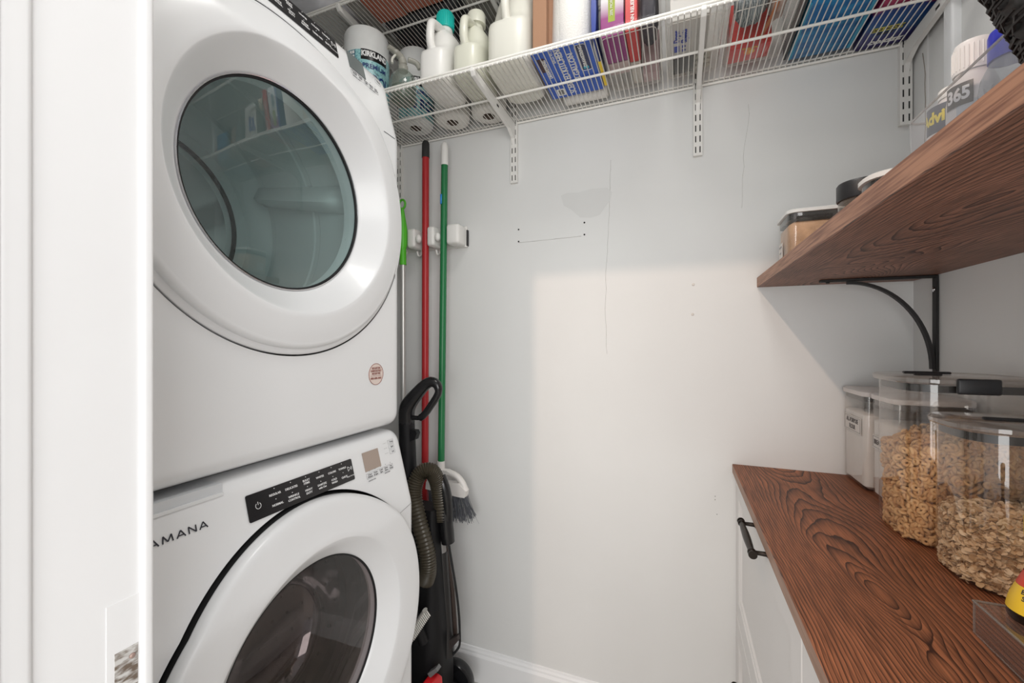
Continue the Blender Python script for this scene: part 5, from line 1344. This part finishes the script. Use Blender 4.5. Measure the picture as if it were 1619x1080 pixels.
# ================================================================== THINGS ON THE OAK SHELF
ZH = 1.4247
def shelf_can(name, x0, x1, y0, y1, z1, r, label):
    root = thing(name, ((x0 + x1) / 2, (y0 + y1) / 2, ZH), label, 'container')
    b = MB(); b.rprism(x0, x1, y0, y1, [(ZH + .0005, .006), (ZH + .008, 0), (z1 - .010, 0)], r=r, seg=7, cap1=False); auto(b.build('jar', G_can, root), 60)
    b = MB(); b.rprism(x0 - .004, x1 + .004, y0 - .004, y1 + .004, [(z1 - .010, 0), (z1 - .003, 0), (z1, .005)], r=r + .004, seg=7); l = auto(b.build('lid', M_white_pl, root), 40)
    b = MB(); b.rprism(x0 + .002, x1 - .002, y0 + .002, y1 - .002, [(z1 - .026, 0), (z1 - .0105, 0)], r=r - .002, seg=7, cap0=False, cap1=False); auto(b.build('lid_gasket', bpy.data.materials['gasket_dark'], l), 60)
    return root
k1 = shelf_can('snack_container', .252, .40, 1.205, 1.330, 1.564, .018, 'clear square container with white lid at the far end of the oak shelf')
b = MB(); b.rprism(.256, .396, 1.209, 1.326, [(ZH + .006, .006), (ZH + .012, 0), (1.528, .0), (1.536, .012)], r=.014, seg=5); o = auto(b.build('brown_sugar', mat('tan_sugar', (.58, .38, .24), .9, vary=.25, vscale=40), None, (.326, 1.26, ZH + .006)), 60); tag(o, 'tan sugar filling the clear container at the far end of the oak shelf', 'sugar', None, 'stuff')
b = MB(); quad(b, (.2512, 1.285, 1.475), (0, -1, 0), (0, 0, 1), .038, .040, .0006); o = b.build('price_label', M_lab, k1)
texts('label_lettering', [('NET WT', .007, (.2500, 1.285, 1.485), (0, -1, 0), (0, 0, 1), {}), ('16 OZ', .007, (.2500, 1.285, 1.470), (0, -1, 0), (0, 0, 1), {})], M_inkg, o)
jr = thing('spice_jar', (.318, .965, ZH), 'round glass jar with a wide black lid on the oak shelf', 'jar')
b = MB(); b.lathe([(.005, 0), (.034, 0), (.036, .004), (.036, .075), (.033, .082)], (.318, .965, ZH), 'z', 36); auto(b.build('glass', clear('jar_glass', (.75, .74, .70), 1.5, .03, .2, (.4, .35, .3)), jr), 60)
b = MB(); b.lathe([(.0375, .078), (.0385, .080), (.0385, .107), (.0365, .110), (.001, .110)], (.318, .965, ZH), 'z', 48); auto(b.build('lid', M_dark, jr), 50)
shelf_can('low_container', .288, .400, .826, .908, 1.511, .034, 'low clear container with rounded white lid between the black-lidded jar and the medicine tray')

tr = thing('medicine_tray', (.44, .66, ZH), 'clear plastic open bin full of medicine bottles on the oak shelf', 'tray')
G_tr = clear('tray_clear', (.88, .88, .90), 1.49, .04, .10, (.8, .8, .82))
b = MB(); b.rprism(.323, .552, .50, .818, [(ZH + .0006, .008), (ZH + .005, .004), (1.568, 0)], r=.014, seg=5, cap1=False); auto(b.build('walls', G_tr, tr), 60)
b = MB(); pts = []
for sx, sy, st_ in ((.552 - .014, .816 - .014, 0), (.325 + .014, .816 - .014, 1), (.325 + .014, .50 + .014, 2), (.552 - .014, .50 + .014, 3)):
    for k in range(5):
        t = (st_ + k / 4) * PI / 2; pts.append((sx + .014 * math.cos(t), sy + .014 * math.sin(t), 1.568))
b.tube(pts, .0016, 6, closed=True); auto(b.build('rim', clear('rim_clear', (.62, .58, .56), 1.49, .05, .3, (.6, .56, .53)), tr), 60)
ZM = ZH + .0055
def pill_bottle(name, c, r, h, capr, caph, m, capm, label, rib=False):
    root = thing(name, (c[0], c[1], ZM), label, 'bottle', 'bottles in the medicine tray')
    b = MB(); b.lathe([(.004, 0), (r * .94, 0), (r, .004), (r, h * .74), (r * .93, h * .84), (capr * .9, h * .97), (capr * .88, h)], (c[0], c[1], ZM), 'z', 40); auto(b.build('bottle', m, root), 60)
    b = MB(); b.lathe([(capr, h - .004), (capr, h + caph * .85), (capr * .92, h + caph), (.001, h + caph)], (c[0], c[1], ZM), 'z', 40)
    if rib:
        for i in range(28):
            a = 2 * PI * i / 28; b.tube([(c[0] + capr * math.cos(a), c[1] + capr * math.sin(a), ZM + h), (c[0] + capr * math.cos(a), c[1] + capr * math.sin(a), ZM + h + caph * .8)], .0009, 4)
    auto(b.build('cap', capm, root), 50); return root
M_pill = mat('pill_bottle_white', (.80, .77, .75), .3)
c = (.364, .783); pb = pill_bottle('pill_bottle', c, .0285, .158, .017, .010, M_pill, M_white_pl, 'white pill bottle with dark label and yellow lettering, farthest in the medicine tray')
th = math.atan2(-c[1], -c[0]) + .15
cyl_band('label', mat('advil_band', (.06, .07, .10), .4), pb, c, .0288, ZM + .104, ZM + .142, th - 1.5, th + 1.5, 32)
cyl_text('label_lettering', [('Advil', .0225, ZM + .125, 0, {'bold': .001, 'sx': .85})], mat('advil_yellow', (.80, .66, .04), .4), pb, c, .0292, th - 1.0)
c = (.352, .718); pb = pill_bottle('vitamin_bottle', c, .0250, .157, .0190, .034, M_pill, mat('cap_white', (.86, .85, .84), .4), 'white vitamin bottle with a wide ribbed white cap in the medicine tray', True)
th = math.atan2(-c[1], -c[0])
cyl_band('label', mat('label_pale', (.60, .64, .68), .4), pb, c, .0253, ZM + .05, ZM + .112, th - .62, th + 1.4, 32)
cyl_band('logo_block', mat('logo_brown', (.08, .07, .06), .4), pb, c, .0256, ZM + .108, ZM + .136, th - 1.15, th + .0, 20)
cyl_text('logo_lettering', [('365', .022, ZM + .122, 0, {'bold': .0009, 'sx': .75})], M_white, pb, c, .0260, th - .58)
c = (.357, .661); pb = pill_bottle('supplement_bottle', c, .0265, .140, .0190, .030, clear('pet_clear', (.86, .88, .90), 1.5, .03, .25, (.75, .78, .8)), mat('cap_blue', (.03, .04, .48), .35), 'clear plastic bottle with a royal blue cap in the medicine tray', False)
cyl_text('label_lettering', [('Well', .020, ZM + .095, 0, {})], M_inkg, pb, c, .0270, math.atan2(-c[1], -c[0]) - .2)

# black woven basket at the near end of the shelf
m_bk = mat('black_rattan', (.018, .014, .013), .55)
b = MB(); xm, ym = .3790, .3520
def bring(z, inf, tw):
    lp = []; N = 120
    hx, hy = .140 + inf, .0755 + inf
    for i in range(N):
        a = 2 * PI * i / N; c_, s_ = math.cos(a), math.sin(a); k = 1 + .012 * math.sin(i * PI / 2 * 1.0 + tw)
        lp.append((xm + hx * k * math.copysign(abs(c_) ** .22, c_), ym + hy * k * math.copysign(abs(s_) ** .22, s_), z))
    return lp
loops = []; nrow = 26
for k in range(nrow * 3 + 1):
    t = k / (nrow * 3); z_ = ZH + .002 + .26 * t; bul = .0030 * math.sin((k % 3) / 3 * PI); row = k // 3
    loops.append(bring(z_, .067 * t + bul, PI * (row % 2)))
b.loops(loops, cap1=False); bk = thing('woven_basket', (xm, ym, ZH), 'black woven basket standing at the near end of the oak shelf', 'basket')
auto(b.build('weave', m_bk, bk), 70)
b = MB(); random.seed(3)
for k in range(420):   # loose fibre ends that roughen the outline
    t = random.random(); z_ = ZH + .004 + .25 * t; inf = .067 * t + .002
    a = random.uniform(PI * .45, PI * 1.1); c_, s_ = math.cos(a), math.sin(a)
    p = Vector((xm + (.140 + inf) * math.copysign(abs(c_) ** .22, c_), ym + (.0755 + inf) * math.copysign(abs(s_) ** .22, s_), z_))
    tan = Vector((-s_, c_, 0)).normalized(); out = Vector((c_, s_, 0))
    b.tube([p - tan * .010 + Vector((0, 0, -.002)), p + out * .0038, p + tan * .010 + Vector((0, 0, .002))], .0012, 5)
auto(b.build('fibre_strands', m_bk, bk), 60)

for o_ in COL.objects:
    if o_.parent is None and 'label' in o_ and len(o_['label'].split()) > 16: print('LONG', len(o_['label'].split()), o_.name, o_['label'])
